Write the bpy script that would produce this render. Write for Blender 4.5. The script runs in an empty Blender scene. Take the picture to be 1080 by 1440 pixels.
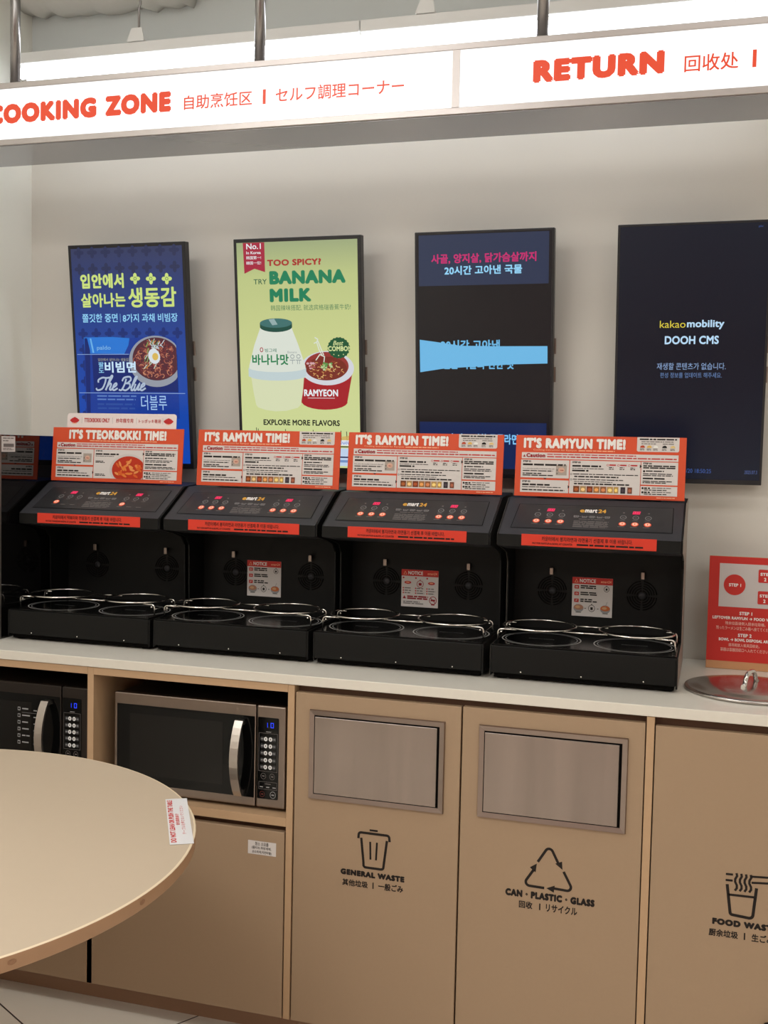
import bpy, bmesh, math, random
from mathutils import Matrix, Vector

S = bpy.context.scene
COL = S.collection
PI = math.pi

# ------------------------------------------------------------------ camera
F_PX, W_PX, H_PX = 1550.0, 1080, 1440
YAW, PITCH, ROLL = 0.29445, 0.05729, 0.02156
fwd = Vector((-math.sin(YAW) * math.cos(PITCH), math.cos(YAW) * math.cos(PITCH), -math.sin(PITCH)))
rgt = Vector((math.cos(YAW), math.sin(YAW), 0))
upv = rgt.cross(fwd)
r2 = rgt * math.cos(ROLL) + upv * math.sin(ROLL)
u2 = upv * math.cos(ROLL) - rgt * math.sin(ROLL)
cd = bpy.data.cameras.new('camera')
cam = bpy.data.objects.new('camera', cd)
COL.objects.link(cam)
m = Matrix.Identity(4)
for i in range(3):
    m[i][0], m[i][1], m[i][2] = r2[i], u2[i], -fwd[i]
m.translation = Vector((0, -2.4, 1.436))
cam.matrix_world = m
cd.sensor_fit = 'AUTO'
cd.sensor_width = 36
cd.lens = F_PX / H_PX * 36
cd.clip_start = 0.05
S.camera = cam

# ------------------------------------------------------------------ exposure, world
S.view_settings.view_transform = 'Standard'
S.view_settings.look = 'None'
S.view_settings.exposure = -0.12
S.view_settings.gamma = 1.0
S.view_settings.use_curve_mapping = False
wd = bpy.data.worlds.new('world')
S.world = wd
wd.use_nodes = True
wd.node_tree.nodes['Background'].inputs[0].default_value = (1.0, 0.95, 0.90, 1)
wd.node_tree.nodes['Background'].inputs[1].default_value = 0.05


def area(name, loc, sx, sy, watts, col=(1.0, 0.975, 0.94), rot=(0, 0, 0), spread=180):
    l = bpy.data.lights.new(name, 'AREA')
    l.shape = 'RECTANGLE'
    l.size, l.size_y, l.energy, l.color = sx, sy, watts, col
    l.spread = math.radians(spread)
    o = bpy.data.objects.new(name, l)
    COL.objects.link(o)
    o.location = loc
    o.rotation_euler = rot
    return o


# ceiling panels of the shop, out of the picture
area('ceiling_lamp', (-1.35, -0.60, 2.84), 1.2, 0.3, 6)
area('ceiling_lamp', (0.35, -0.60, 2.84), 1.2, 0.3, 5)
area('ceiling_lamp', (2.1, -0.60, 2.84), 1.2, 0.3, 5)
area('ceiling_lamp', (-1.45, -2.0, 2.84), 1.2, 0.6, 29)
area('ceiling_lamp', (1.2, -2.7, 2.84), 1.2, 0.6, 18)
area('ceiling_lamp', (-1.2, -4.4, 2.84), 1.6, 0.6, 38)
area('ceiling_lamp', (1.8, -4.4, 2.84), 1.6, 0.6, 24)


# ------------------------------------------------------------------ materials
def lin(c):
    return tuple((v / 12.92 if v <= 0.04045 else ((v + 0.055) / 1.055) ** 2.4) for v in (x / 255 for x in c)) + (1,)


MATS = {}


def mat(name, col, rough=0.5, metal=0.0, spec=0.5, noise=0.0, nscale=40, bump=0.0, bscale=200, emit=None, estr=1.0,
        coat=0.0, stretch=None, trans=0.0, alpha=1.0):
    if name in MATS:
        return MATS[name]
    M = bpy.data.materials.new(name)
    M.use_nodes = True
    nt = M.node_tree
    b = nt.nodes['Principled BSDF']
    base = lin(col)
    b.inputs['Base Color'].default_value = base
    b.inputs['Roughness'].default_value = rough
    b.inputs['Metallic'].default_value = metal
    b.inputs['Specular IOR Level'].default_value = spec
    b.inputs['Coat Weight'].default_value = coat
    b.inputs['Transmission Weight'].default_value = trans
    b.inputs['Alpha'].default_value = alpha
    if emit:
        b.inputs['Emission Color'].default_value = lin(emit)
        b.inputs['Emission Strength'].default_value = estr
    if noise or bump:
        tc = nt.nodes.new('ShaderNodeTexCoord')
        mp = nt.nodes.new('ShaderNodeMapping')
        nt.links.new(tc.outputs['Object'], mp.inputs[0])
        if stretch:
            mp.inputs['Scale'].default_value = stretch
    if noise:
        n = nt.nodes.new('ShaderNodeTexNoise')
        n.inputs['Scale'].default_value = nscale
        n.inputs['Detail'].default_value = 4
        nt.links.new(mp.outputs[0], n.inputs[0])
        mx = nt.nodes.new('ShaderNodeMix')
        mx.data_type = 'RGBA'
        mx.inputs[6].default_value = tuple(v * (1 - noise) for v in base[:3]) + (1,)
        mx.inputs[7].default_value = tuple(min(1, v * (1 + noise)) for v in base[:3]) + (1,)
        nt.links.new(n.outputs[0], mx.inputs[0])
        nt.links.new(mx.outputs[2], b.inputs['Base Color'])
    if bump:
        n2 = nt.nodes.new('ShaderNodeTexNoise')
        n2.inputs['Scale'].default_value = bscale
        n2.inputs['Detail'].default_value = 3
        nt.links.new(mp.outputs[0], n2.inputs[0])
        bp = nt.nodes.new('ShaderNodeBump')
        bp.inputs['Strength'].default_value = bump
        bp.inputs['Distance'].default_value = 0.002
        nt.links.new(n2.outputs[0], bp.inputs['Height'])
        nt.links.new(bp.outputs[0], b.inputs['Normal'])
    MATS[name] = M
    return M


def glow(name, col, k=1.0):
    """a lit screen or lamp surface: gives off its colour, keeps a little gloss"""
    return mat('glow_' + name, (8, 8, 8), 0.25, spec=0.3, emit=col, estr=k)


def ink(name, col):
    return mat('ink_' + name, col, 0.55, spec=0.25)


wall_m = mat('wall_paint', (217, 213, 205), 0.7, spec=0.2, noise=0.02, nscale=3, bump=0.05, bscale=300)
wall2_m = mat('side_wall_paint', (240, 239, 231), 0.7, spec=0.2, noise=0.02, nscale=3)
ceil_m = mat('ceiling_paint', (225, 225, 222), 0.9, spec=0.1)
foam_m = mat('sprayed_foam', (222, 220, 214), 0.95, spec=0.1, bump=0.6, bscale=40)
lam_m = mat('beige_laminate', (163, 138, 112), 0.5, spec=0.35, noise=0.025, nscale=120, bump=0.03, bscale=500)
edge_m = mat('beige_edge_band', (186, 154, 121), 0.5, spec=0.3, noise=0.03, nscale=60)
recess_m = mat('recess_brown', (110, 78, 58), 0.6)
kick_m = mat('toe_kick_laminate', (150, 116, 90), 0.6, noise=0.03, nscale=60)
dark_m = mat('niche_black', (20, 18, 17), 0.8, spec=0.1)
stone_m = mat('worktop_stone', (222, 217, 206), 0.3, spec=0.5, noise=0.03, nscale=90)
tabl_m = mat('table_laminate', (197, 180, 158), 0.42, spec=0.4, noise=0.015, nscale=40)
taed_m = mat('table_edge_band', (170, 132, 100), 0.55, noise=0.05, nscale=30)
steel_m = mat('brushed_steel', (146, 135, 129), 0.26, metal=1.0, noise=0.24, nscale=2.2, bump=0.05, bscale=40, stretch=(8, 1, 0.7))  # noise paints upright smears of reflections into the colour
steelf_m = mat('steel_frame', (150, 136, 128), 0.38, metal=1.0, noise=0.06, nscale=40)
chrome_m = mat('polished_steel', (188, 182, 178), 0.2, metal=1.0)
wire_m = mat('chromed_wire', (225, 222, 216), 0.16, metal=1.0)
pipe_m = mat('steel_pipe', (150, 147, 146), 0.28, metal=1.0)
alu_m = mat('sign_aluminium', (186, 180, 178), 0.38, metal=0.85, noise=0.05, nscale=6)
under_m = mat('sign_underside', (186, 188, 194), 0.2, metal=0.6)
blk_m = mat('cooker_black', (16, 16, 15), 0.5, spec=0.2, noise=0.08, nscale=200)
blk2_m = mat('cooker_panel_black', (48, 48, 52), 0.45, spec=0.3, noise=0.12, nscale=400, bump=0.12, bscale=900)
plate_m = mat('cooktop_glass', (7, 7, 7), 0.16, spec=0.2)
blk3_m = mat('panel_film', (40, 40, 42), 0.3, spec=0.4)
glassb_m = mat('black_glass', (8, 8, 8), 0.08, spec=0.22)
tvb_m = mat('screen_bezel', (34, 34, 38), 0.4, spec=0.4)
gapm = mat('gap_black', (10, 8, 7), 0.8, spec=0.1)
cside_m = mat('cooker_side_steel', (150, 140, 131), 0.45, metal=0.35)
white_m = mat('white_plastic', (235, 235, 232), 0.5)
paper_m = mat('white_paper', (214, 208, 205), 0.6, spec=0.2)
orange_m = mat('poster_orange', (212, 80, 46), 0.45, spec=0.3)
orange2_m = mat('strip_red', (210, 58, 40), 0.45, spec=0.3)
redsign_m = mat('sign_red', (196, 48, 41), 0.5, spec=0.3)
mdf_m = mat('mdf_strip', (196, 142, 98), 0.6, noise=0.05, nscale=60)
mwst_m = mat('microwave_steel', (140, 127, 119), 0.30, metal=1.0, noise=0.05, nscale=30)
mwdk_m = mat('microwave_dark_steel', (52, 46, 43), 0.35, metal=0.7)
hand_m = mat('handle_steel', (196, 188, 182), 0.3, metal=1.0)
inkK = ink('black', (30, 24, 22))
inkW = ink('white', (238, 234, 230))
inkR = ink('red', (190, 44, 46))
inkDR = ink('dark_red', (150, 26, 40))
inkG = ink('grey', (118, 112, 110))
inkLG = ink('pale_grey', (150, 150, 150))
inkO = ink('pale_orange', (246, 176, 140))


# ------------------------------------------------------------------ mesh building
EPS = 0.00035
FONT_CACHE = {}


def font_geo(s, bold=0.0, shear=0.0):
    key = (s, bold, shear)
    if key not in FONT_CACHE:
        c = bpy.data.curves.new('t', 'FONT')
        c.body = s
        c.resolution_u = 3
        c.shear = shear
        c.space_character = 1.0 + max(0.0, bold - 0.02) * 2.6 if len(s) > 1 else 1.0
        o = bpy.data.objects.new('t', c)
        COL.objects.link(o)
        dg = bpy.context.evaluated_depsgraph_get()
        me = bpy.data.meshes.new_from_object(o.evaluated_get(dg))
        vs = [(v.co.x, v.co.y) for v in me.vertices]
        fs = [tuple(p.vertices) for p in me.polygons]
        bpy.data.objects.remove(o)
        bpy.data.curves.remove(c)
        bpy.data.meshes.remove(me)
        per = max(1, len(vs))
        if bold > 0:
            n = 8 if bold > 0.02 else 4
            st = [(bold * math.cos(2 * PI * (k + 0.5) / n), bold * math.sin(2 * PI * (k + 0.5) / n)) for k in range(n)]
            v0, f0 = vs, fs
            vs = [(x + dx, y + dy) for dx, dy in st for x, y in v0]
            per = len(v0)
            fs = [tuple(i + j * len(v0) for i in f) for j in range(n) for f in f0]
        xs, ys = [v[0] for v in vs], [v[1] for v in vs]
        x0, x1, y0, y1 = min(xs), max(xs), min(ys), max(ys)
        FONT_CACHE[key] = ([((x - x0) / max(x1 - x0, 1e-6), (y - y0) / max(y1 - y0, 1e-6), 0.06 * (i // per)) for i, (x, y) in enumerate(vs)], fs, (x1 - x0) / max(y1 - y0, 1e-6))
    return FONT_CACHE[key]


class MB:
    """collects shapes into one mesh; u, w are coordinates on a plane facing -y (or through M anywhere)"""

    def __init__(s):
        s.bm = bmesh.new()
        s.mats = []
        s.M = Matrix.Identity(4)

    def mi(s, m):
        if m not in s.mats:
            s.mats.append(m)
        return s.mats.index(m)

    def v(s, p):
        return s.bm.verts.new(s.M @ Vector(p))

    def face(s, vs, m, smooth=False):
        try:
            f = s.bm.faces.new(vs)
        except ValueError:
            return None
        f.material_index = s.mi(m)
        f.smooth = smooth
        return f

    def box(s, x0, x1, y0, y1, z0, z1, m, bev=0.0, seg=2):
        P = [s.v((x, y, z)) for x in (x0, x1) for y in (y0, y1) for z in (z0, z1)]
        fs = [s.face([P[i] for i in q], m) for q in ((0, 1, 3, 2), (4, 6, 7, 5), (0, 4, 5, 1), (2, 3, 7, 6), (0, 2, 6, 4), (1, 5, 7, 3))]
        if bev:
            es = list({e for f in fs for e in f.edges})
            bmesh.ops.bevel(s.bm, geom=es, offset=bev, segments=seg, affect='EDGES', profile=0.5)
        return s

    def prism(s, pts, ax, a0, a1, m):
        """extrude a closed outline along x (pts = y,z), y (pts = x,z) or z (pts = x,y)"""
        mk = {'x': lambda p, a: (a, p[0], p[1]), 'y': lambda p, a: (p[0], a, p[1]), 'z': lambda p, a: (p[0], p[1], a)}[ax]
        A = [s.v(mk(p, a0)) for p in pts]
        B = [s.v(mk(p, a1)) for p in pts]
        s.face(A, m)
        s.face(B[::-1], m)
        n = len(pts)
        for i in range(n):
            s.face([A[i], B[i], B[(i + 1) % n], A[(i + 1) % n]], m)
        return s

    def tube(s, pts, r, m, n=8, closed=False):
        pts = [Vector(p) for p in pts]
        rings = []
        N = len(pts)
        prev = None
        for i, p in enumerate(pts):
            a = pts[(i - 1) % N] if (closed or i > 0) else p
            b = pts[(i + 1) % N] if (closed or i < N - 1) else p
            t = (b - a).normalized()
            ref = prev if prev is not None else (Vector((0, 0, 1)) if abs(t.z) < 0.9 else Vector((1, 0, 0)))
            x = (ref - t * ref.dot(t)).normalized()
            prev = x
            y = t.cross(x)
            rings.append([s.v(p + (x * math.cos(2 * PI * k / n) + y * math.sin(2 * PI * k / n)) * r) for k in range(n)])
        for i in range(N if closed else N - 1):
            A, B = rings[i], rings[(i + 1) % N]
            for k in range(n):
                s.face([A[k], A[(k + 1) % n], B[(k + 1) % n], B[k]], m, True)
        if not closed:
            s.face(rings[0][::-1], m)
            s.face(rings[-1], m)
        return s

    def lathe(s, prof, c, m, n=48, axis='z'):
        rings = []
        for r, h in prof:
            if r < 1e-6:
                rings.append([s.v((c[0], c[1], c[2] + h) if axis == 'z' else (c[0], c[1] + h, c[2]))])
            else:
                rings.append([s.v((c[0] + r * math.cos(2 * PI * k / n), c[1] + r * math.sin(2 * PI * k / n), c[2] + h) if axis == 'z' else
                                  (c[0] + r * math.cos(2 * PI * k / n), c[1] + h, c[2] + r * math.sin(2 * PI * k / n))) for k in range(n)])
        for A, B in zip(rings, rings[1:]):
            for k in range(n):
                a = [A[k % len(A)], A[(k + 1) % n % len(A)], B[(k + 1) % n % len(B)], B[k % len(B)]]
                q = []
                for v in a:
                    if v not in q:
                        q.append(v)
                if len(q) > 2:
                    s.face(q, m, True)
        return s

    # ---- flat print
    def flat(s, pts, layer, m):
        a = sum(p[0] * q[1] - q[0] * p[1] for p, q in zip(pts, pts[1:] + pts[:1]))
        if a < 0:
            pts = pts[::-1]
        s.face([s.v((u, -layer * EPS, w)) for u, w in pts], m)
        return s

    def rect(s, u0, w0, u1, w1, layer, m):
        return s.flat([(u0, w0), (u1, w0), (u1, w1), (u0, w1)], layer, m)

    def rrect(s, u0, w0, u1, w1, r, layer, m):
        P = []
        for cu, cw, a in ((u1 - r, w0 + r, -90), (u1 - r, w1 - r, 0), (u0 + r, w1 - r, 90), (u0 + r, w0 + r, 180)):
            P += [(cu + r * math.cos(math.radians(a + t)), cw + r * math.sin(math.radians(a + t))) for t in (0, 30, 60, 90)]
        return s.flat(P, layer, m)

    def disc(s, u, w, ru, rw, layer, m, n=28, rot=0.0):
        P = []
        for k in range(n):
            a, b = ru * math.cos(2 * PI * k / n), rw * math.sin(2 * PI * k / n)
            P.append((u + a * math.cos(rot) - b * math.sin(rot), w + a * math.sin(rot) + b * math.cos(rot)))
        return s.flat(P, layer, m)

    def ring(s, u, w, ru, rw, t, layer, m, n=32):
        return s.stroke([(u + ru * math.cos(2 * PI * k / n), w + rw * math.sin(2 * PI * k / n)) for k in range(n)], t, layer, m, True)

    def stroke(s, pts, t, layer, m, closed=False):
        N = len(pts)
        P = [Vector((p[0], p[1])) for p in pts]
        L, R = [], []
        for i in range(N):
            a = P[(i - 1) % N] if (closed or i > 0) else P[i]
            b = P[(i + 1) % N] if (closed or i < N - 1) else P[i]
            d1 = (P[i] - a).normalized() if (P[i] - a).length > 0 else (b - P[i]).normalized()
            d2 = (b - P[i]).normalized() if (b - P[i]).length > 0 else d1
            d = (d1 + d2)
            d = d.normalized() if d.length > 1e-6 else d1
            nrm = Vector((-d.y, d.x))
            k = t / 2 / max(0.45, nrm.dot(Vector((-d1.y, d1.x))))
            L.append(s.v((P[i].x + nrm.x * k, -layer * EPS, P[i].y + nrm.y * k)))
            R.append(s.v((P[i].x - nrm.x * k, -layer * EPS, P[i].y - nrm.y * k)))
        for i in range(N if closed else N - 1):
            j = (i + 1) % N
            s.face([L[i], R[i], R[j], L[j]], m)
        return s

    def text(s, st, u0, w0, u1, w1, m, layer=1, bold=0.0, shear=0.0):
        vs, fs, asp = font_geo(st, bold, shear)
        if u1 is None:
            u1 = u0 + asp * (w1 - w0)
        V = [s.v((u0 + x * (u1 - u0), -(layer + k) * EPS, w0 + y * (w1 - w0))) for x, y, k in vs]
        for f in fs:
            s.face([V[i] for i in f], m)
        return s

    def ctext(s, st, uc, w0, w1, m, layer=1, bold=0.0, k=1.0):
        asp = font_geo(st, bold)[2] * k
        return s.text(st, uc - asp * (w1 - w0) / 2, w0, uc + asp * (w1 - w0) / 2, w1, m, layer, bold)

    def bars(s, u0, w0, u1, w1, rows, m, layer=1, seed=1, fill=0.55, ragged=0.3):
        """rows of tiny print too small to read in the photograph"""
        R = random.Random(seed)
        h = (w1 - w0) / rows
        for i in range(rows):
            wt = w1 - i * h
            u = u0
            end = u1 - (u1 - u0) * ragged * R.random()
            while u < end:
                l = min(h * R.uniform(1.2, 5.0), end - u)
                s.rect(u, wt - h * fill, u + l, wt, layer, m)
                u += l + h * 0.45
        return s

    def build(s, name, parent=None, angle=35):
        me = bpy.data.meshes.new(name)
        bmesh.ops.recalc_face_normals(s.bm, faces=[f for f in s.bm.faces if False])
        s.bm.normal_update()
        s.bm.to_mesh(me)
        s.bm.free()
        for x in s.mats:
            me.materials.append(x)
        o = bpy.data.objects.new(name, me)
        COL.objects.link(o)
        if parent:
            o.parent = parent
        return o


def solid(mb):
    bmesh.ops.recalc_face_normals(mb.bm, faces=mb.bm.faces[:])
    return mb


def tag(o, label, cat, group=None):
    o['label'] = label
    o['category'] = cat
    if group:
        o['group'] = group
    return o


def thing(name, label, cat, loc=(0, 0, 0), rot=(0, 0, 0), group=None):
    o = bpy.data.objects.new(name, None)
    o.empty_display_size = 0.05
    COL.objects.link(o)
    o.location = loc
    o.rotation_euler = rot
    return tag(o, label, cat, group)


def struct(o):
    o['kind'] = 'structure'
    return o


def arc(c, r, a0, a1, n):
    return [(c[0] + r * math.cos(math.radians(a0 + (a1 - a0) * i / n)), c[1] + r * math.sin(math.radians(a0 + (a1 - a0) * i / n))) for i in range(n + 1)]


# the far side of the shop behind the camera: made-up shelving bands of brown, red and cream, added to shape reflections and bounce
shop_m = bpy.data.materials.new('reflection_bands')
shop_m.use_nodes = True
nt = shop_m.node_tree
tc = nt.nodes.new('ShaderNodeTexCoord')
mp = nt.nodes.new('ShaderNodeMapping')
mp.inputs['Scale'].default_value = (1.0, 0.0, 0.12)
nz = nt.nodes.new('ShaderNodeTexNoise')
nz.inputs['Scale'].default_value = 2.2
nz.inputs['Detail'].default_value = 3
rp_ = nt.nodes.new('ShaderNodeValToRGB')
cr = rp_.color_ramp
cr.interpolation = 'LINEAR'
for i, (p, c) in enumerate(((0.30, (70, 48, 40)), (0.45, (150, 62, 52)), (0.52, (120, 104, 94)), (0.58, (226, 218, 208)), (0.66, (96, 80, 72)))):
    e = cr.elements[i] if i < 2 else cr.elements.new(p)
    e.position, e.color = p, lin(c)
nt.links.new(tc.outputs['Object'], mp.inputs[0])
nt.links.new(mp.outputs[0], nz.inputs[0])
nt.links.new(nz.outputs[0], rp_.inputs[0])
nt.links.new(rp_.outputs[0], nt.nodes['Principled BSDF'].inputs['Base Color'])

# ------------------------------------------------------------------ room shell
WY, LX = 0.60, -2.075
b = MB(); b.box(LX - 0.1, 3.5, WY, WY + 0.1, 0, 2.44, wall_m); struct(solid(b).build('wall_back'))
b = MB(); b.box(LX - 0.1, 3.5, WY, WY + 0.1, 2.44, 3.0, mat('bare_wall', (222, 228, 228), 0.8, spec=0.1, noise=0.04, nscale=5, bump=0.1, bscale=60)); struct(solid(b).build('wall_back_upper'))
b = MB(); b.box(LX - 0.1, LX, -5.5, WY, 0, 3.0, wall2_m); struct(solid(b).build('wall_left'))
b = MB(); b.box(3.5, 3.6, -5.5, WY + 0.1, 0, 3.0, wall2_m); struct(solid(b).build('wall_right'))
b = MB(); b.box(LX - 0.1, 3.6, -5.6, -5.5, 0, 3.0, shop_m); struct(solid(b).build('wall_front'))
b = MB(); b.box(LX - 0.1, 3.6, -5.6, WY + 0.1, 2.86, 3.0, ceil_m); struct(solid(b).build('ceiling'))

# floor of large square tiles laid at an angle, dark joints
fm = bpy.data.materials.new('floor_tiles')
fm.use_nodes = True
nt = fm.node_tree
tc = nt.nodes.new('ShaderNodeTexCoord')
br = nt.nodes.new('ShaderNodeTexBrick')
br.offset = 0.0
br.inputs['Scale'].default_value = 1.0
br.inputs['Brick Width'].default_value = 0.6
br.inputs['Row Height'].default_value = 0.6
br.inputs['Mortar Size'].default_value = 0.0022
br.inputs['Mortar Smooth'].default_value = 0.1
br.inputs['Color1'].default_value = lin((246, 238, 226))
br.inputs['Color2'].default_value = lin((243, 236, 224))
br.inputs['Mortar'].default_value = lin((58, 46, 40))
nt.links.new(tc.outputs['Object'], br.inputs['Vector'])
nt.links.new(br.outputs['Color'], nt.nodes['Principled BSDF'].inputs['Base Color'])
nt.nodes['Principled BSDF'].inputs['Roughness'].default_value = 0.38
b = MB()
fa = math.radians(-30)
fu, fv = -1.071, -0.903
fo = Vector((fu * math.cos(fa) - fv * math.sin(fa), fu * math.sin(fa) + fv * math.cos(fa), 0))
Minv = (Matrix.Translation(fo) @ Matrix.Rotation(fa, 4, 'Z')).inverted()
b.M = Minv
b.box(LX - 0.1, 3.6, -5.6, WY + 0.1, -0.05, 0.0, fm)
o = struct(solid(b).build('floor'))
o.location = fo
o.rotation_euler = (0, 0, fa)

# bumpy sprayed foam along the top of the back wall
b = MB()
R = random.Random(4)
N = 26
rows = []
for i in range(N + 1):
    x = LX + 0.002 + (0.62) * i / N
    zl = 2.737 - 0.022 * (i / N) - 0.016 * R.random() + (0.045 if i > N - 3 else 0)
    rows.append([b.v((x, WY - 0.001, zl + 0.006)), b.v((x, WY - 0.05, zl - 0.004 * R.random())), b.v((x, WY - 0.10 - 0.02 * R.random(), zl + 0.012)),
                 b.v((x, WY - 0.14, zl + 0.05)), b.v((x, WY - 0.14, 2.86)), b.v((x, WY - 0.001, 2.86))])
for A, B in zip(rows, rows[1:]):
    for k in range(6):
        b.face([A[k], A[(k + 1) % 6], B[(k + 1) % 6], B[k]], foam_m, True)
b.face(rows[0], foam_m); b.face(rows[-1][::-1], foam_m)
struct(solid(b).build('trim_1'))

# ------------------------------------------------------------------ cabinets and worktop
CT = 0.90
b = MB(); b.box(LX + 0.004, 0.735, -0.003, WY - 0.002, 0.8765, CT, stone_m, 0.0015)
tag(solid(b).build('worktop'), 'long off-white stone worktop carrying the four black noodle cookers', 'worktop')


def door(name, parent, x0, x1, z0, z1, m=lam_m, y0=0.0, t=0.018):
    q = MB(); q.box(x0, x1, y0, y0 + t, z0, z1, m, 0.0008, 1)
    return solid(q).build(name, parent)


# -- the microwave cabinet
t = thing('microwave_cabinet', 'beige cabinet with two open niches holding the microwaves above plain doors', 'cabinet', (0, 0, 0))
for x0, x1 in ((LX + 0.006, -2.052), (-1.494, -1.4765), (-0.9550, -0.9385)):
    b = MB(); b.box(x0, x1, 0, 0.55, 0.064, 0.8755, edge_m, 0.0006, 1)
    solid(b).build('side_panel', t)
for x0, x1 in ((-2.0518, -1.4942), (-1.4763, -0.9552)):
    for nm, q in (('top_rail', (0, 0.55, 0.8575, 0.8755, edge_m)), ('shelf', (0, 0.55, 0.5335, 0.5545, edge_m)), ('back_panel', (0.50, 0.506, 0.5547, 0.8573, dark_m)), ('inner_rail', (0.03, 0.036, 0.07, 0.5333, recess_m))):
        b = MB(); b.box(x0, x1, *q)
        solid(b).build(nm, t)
door('door', t, -2.05, -1.4940, 0.0645, 0.5185)
d = door('door', t, -1.4918, -0.9585, 0.0645, 0.5185)
b = MB(); b.M = Matrix.Translation((0, -0.0002, 0))
b.rect(-1.0515, 0.4575, -0.9787, 0.4905, 1, paper_m)
b.text('청소 소모품', -1.033, 0.4795, -0.9981, 0.4885, inkK, 2, 0.01)
b.text('(물티슈,주방세제,', -1.0414, 0.4695, -0.9911, 0.4775, inkK, 2, 0.01)
b.text('손소독제,키친타월)', -1.0403, 0.4595, -0.9904, 0.4675, inkK, 2, 0.01)
q = b.build('paper_label', d); q['label'] = 'small white paper label with three lines of Korean'
b = MB(); b.box(-2.06, -0.9385, 0.055, 0.07, 0.0, 0.0638, kick_m)
solid(b).build('toe_kick', t)


def bin_door(parent, x0, x1, z1):
    d = door('door', parent, x0, x1, 0.0645, z1)
    return d


def chute(d, x0, x1, z0, z1):
    """steel chute frame with a flap hung in it"""
    f = MB()
    w = 0.0125
    ix0, ix1, iz0, iz1 = x0 + w, x1 - w, z0 + w, z1 - w
    O = [(x0, z0), (x1, z0), (x1, z1), (x0, z1)]
    I = [(ix0, iz0), (ix1, iz0), (ix1, iz1), (ix0, iz1)]
    vo = [f.v((x, -0.0005, z)) for x, z in O]
    vm = [f.v((x + (0.0015 if x == x0 else -0.0015), -0.0065, z + (0.0015 if z == z0 else -0.0015))) for x, z in O]
    vi = [f.v((x, -0.0045, z)) for x, z in I]
    vb = [f.v((x, -0.0002, z)) for x, z in I]
    for k in range(4):
        j = (k + 1) % 4
        f.face([vo[k], vo[j], vm[j], vm[k]], steelf_m)
        f.face([vm[k], vm[j], vi[j], vi[k]], steelf_m)
        f.face([vi[k], vi[j], vb[j], vb[k]], gapm)
    f.rect(ix0, iz0, ix1, iz1, 1, gapm)
    fo_ = solid(f).build('chute_frame', d)
    g = MB()
    g.box(ix0 + 0.001, ix1 - 0.006, -0.0042, -0.0012, iz0 + 0.001, iz1 - 0.004, steel_m, 0.0008, 1)
    solid(g).build('flap', fo_)


# the bins
t = thing('waste_cabinet', 'beige bin cabinet with two steel flaps, general waste and recycling', 'cabinet')
b = MB(); b.box(-0.1290, -0.1125, 0, 0.55, 0.064, 0.8755, edge_m, 0.0006, 1)
solid(b).build('side_panel', t)
b = MB(); b.box(-0.9380, -0.1292, 0.03, 0.045, 0.07, 0.8755, recess_m)
solid(b).build('carcass', t)
b = MB(); b.box(-0.9380, -0.1125, 0.055, 0.07, 0.0, 0.0638, kick_m)
solid(b).build('toe_kick', t)
d = bin_door(t, -0.9345, -0.5358, 0.8595)
chute(d, -0.8985, -0.5715, 0.6105, 0.8225)
b = MB(); L = 1
sw = 0.0058
b.rect(-0.746, 0.5490, -0.7262, 0.5535, L, inkK)
b.stroke([(-0.7730, 0.529)] + arc((-0.7665, 0.5375), 0.0060, 180, 90, 4) + arc((-0.7040, 0.5375), 0.0060, 90, 0, 4) + [(-0.6970, 0.529)], sw, L, inkK)
b.stroke([(-0.7660, 0.5310), (-0.7595, 0.4740)] + arc((-0.7535, 0.4680), 0.006, 200, 270, 3) + arc((-0.7165, 0.4680), 0.006, 270, 340, 3) + [(-0.7100, 0.4740), (-0.7035, 0.5310)], sw, L, inkK)
b.stroke([(-0.7440, 0.5240), (-0.7425, 0.4820)], 0.0045, L, inkK)
b.stroke([(-0.7275, 0.5240), (-0.7290, 0.4820)], 0.0045, L, inkK)
b.text('GENERAL WASTE', -0.8152, 0.4385, -0.6595, 0.4525, inkK, L, 0.095)
b.text('其他垃圾', -0.8104, 0.4130, -0.7476, 0.4288, inkK, L, 0.032)
b.rect(-0.7362, 0.4135, -0.7334, 0.4285, L, inkK)
b.text('一般ごみ', -0.7222, 0.4135, -0.6623, 0.4305, inkK, L, 0.032)
b.build('lettering', d)
d = bin_door(t, -0.5318, -0.1315, 0.8605)
chute(d, -0.4935, -0.1655, 0.6145, 0.8245)
b = MB()


def rot3(pts, k, c):
    a = -2 * PI / 3 * k
    return [(c[0] + (x - c[0]) * math.cos(a) - (y - c[1]) * math.sin(a), c[1] + (x - c[0]) * math.sin(a) + (y - c[1]) * math.cos(a)) for x, y in pts]


cc = (-0.3290, 0.5040)
for k in range(3):
    b.stroke(rot3([(-0.3535, 0.5280)] + arc((-0.3290, 0.5520), 0.0085, 150, 30, 6) + [(-0.3085, 0.5310)], k, cc), 0.0058, 1, inkK)
    b.flat(rot3([(-0.3150, 0.5290), (-0.3000, 0.5355), (-0.2985, 0.5170)], k, cc), 1, inkK)
b.text('CAN · PLASTIC · GLASS', -0.4243, 0.4430, -0.2264, 0.4595, inkK, 1, 0.095)
b.text('回收', -0.393, 0.4190, -0.3627, 0.4355, inkK, 1, 0.032)
b.rect(-0.3476, 0.4195, -0.3448, 0.4345, 1, inkK)
b.text('リサイクル', -0.3325, 0.4185, -0.2636, 0.4365, inkK, 1, 0.032)
b.build('lettering', d)

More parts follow.
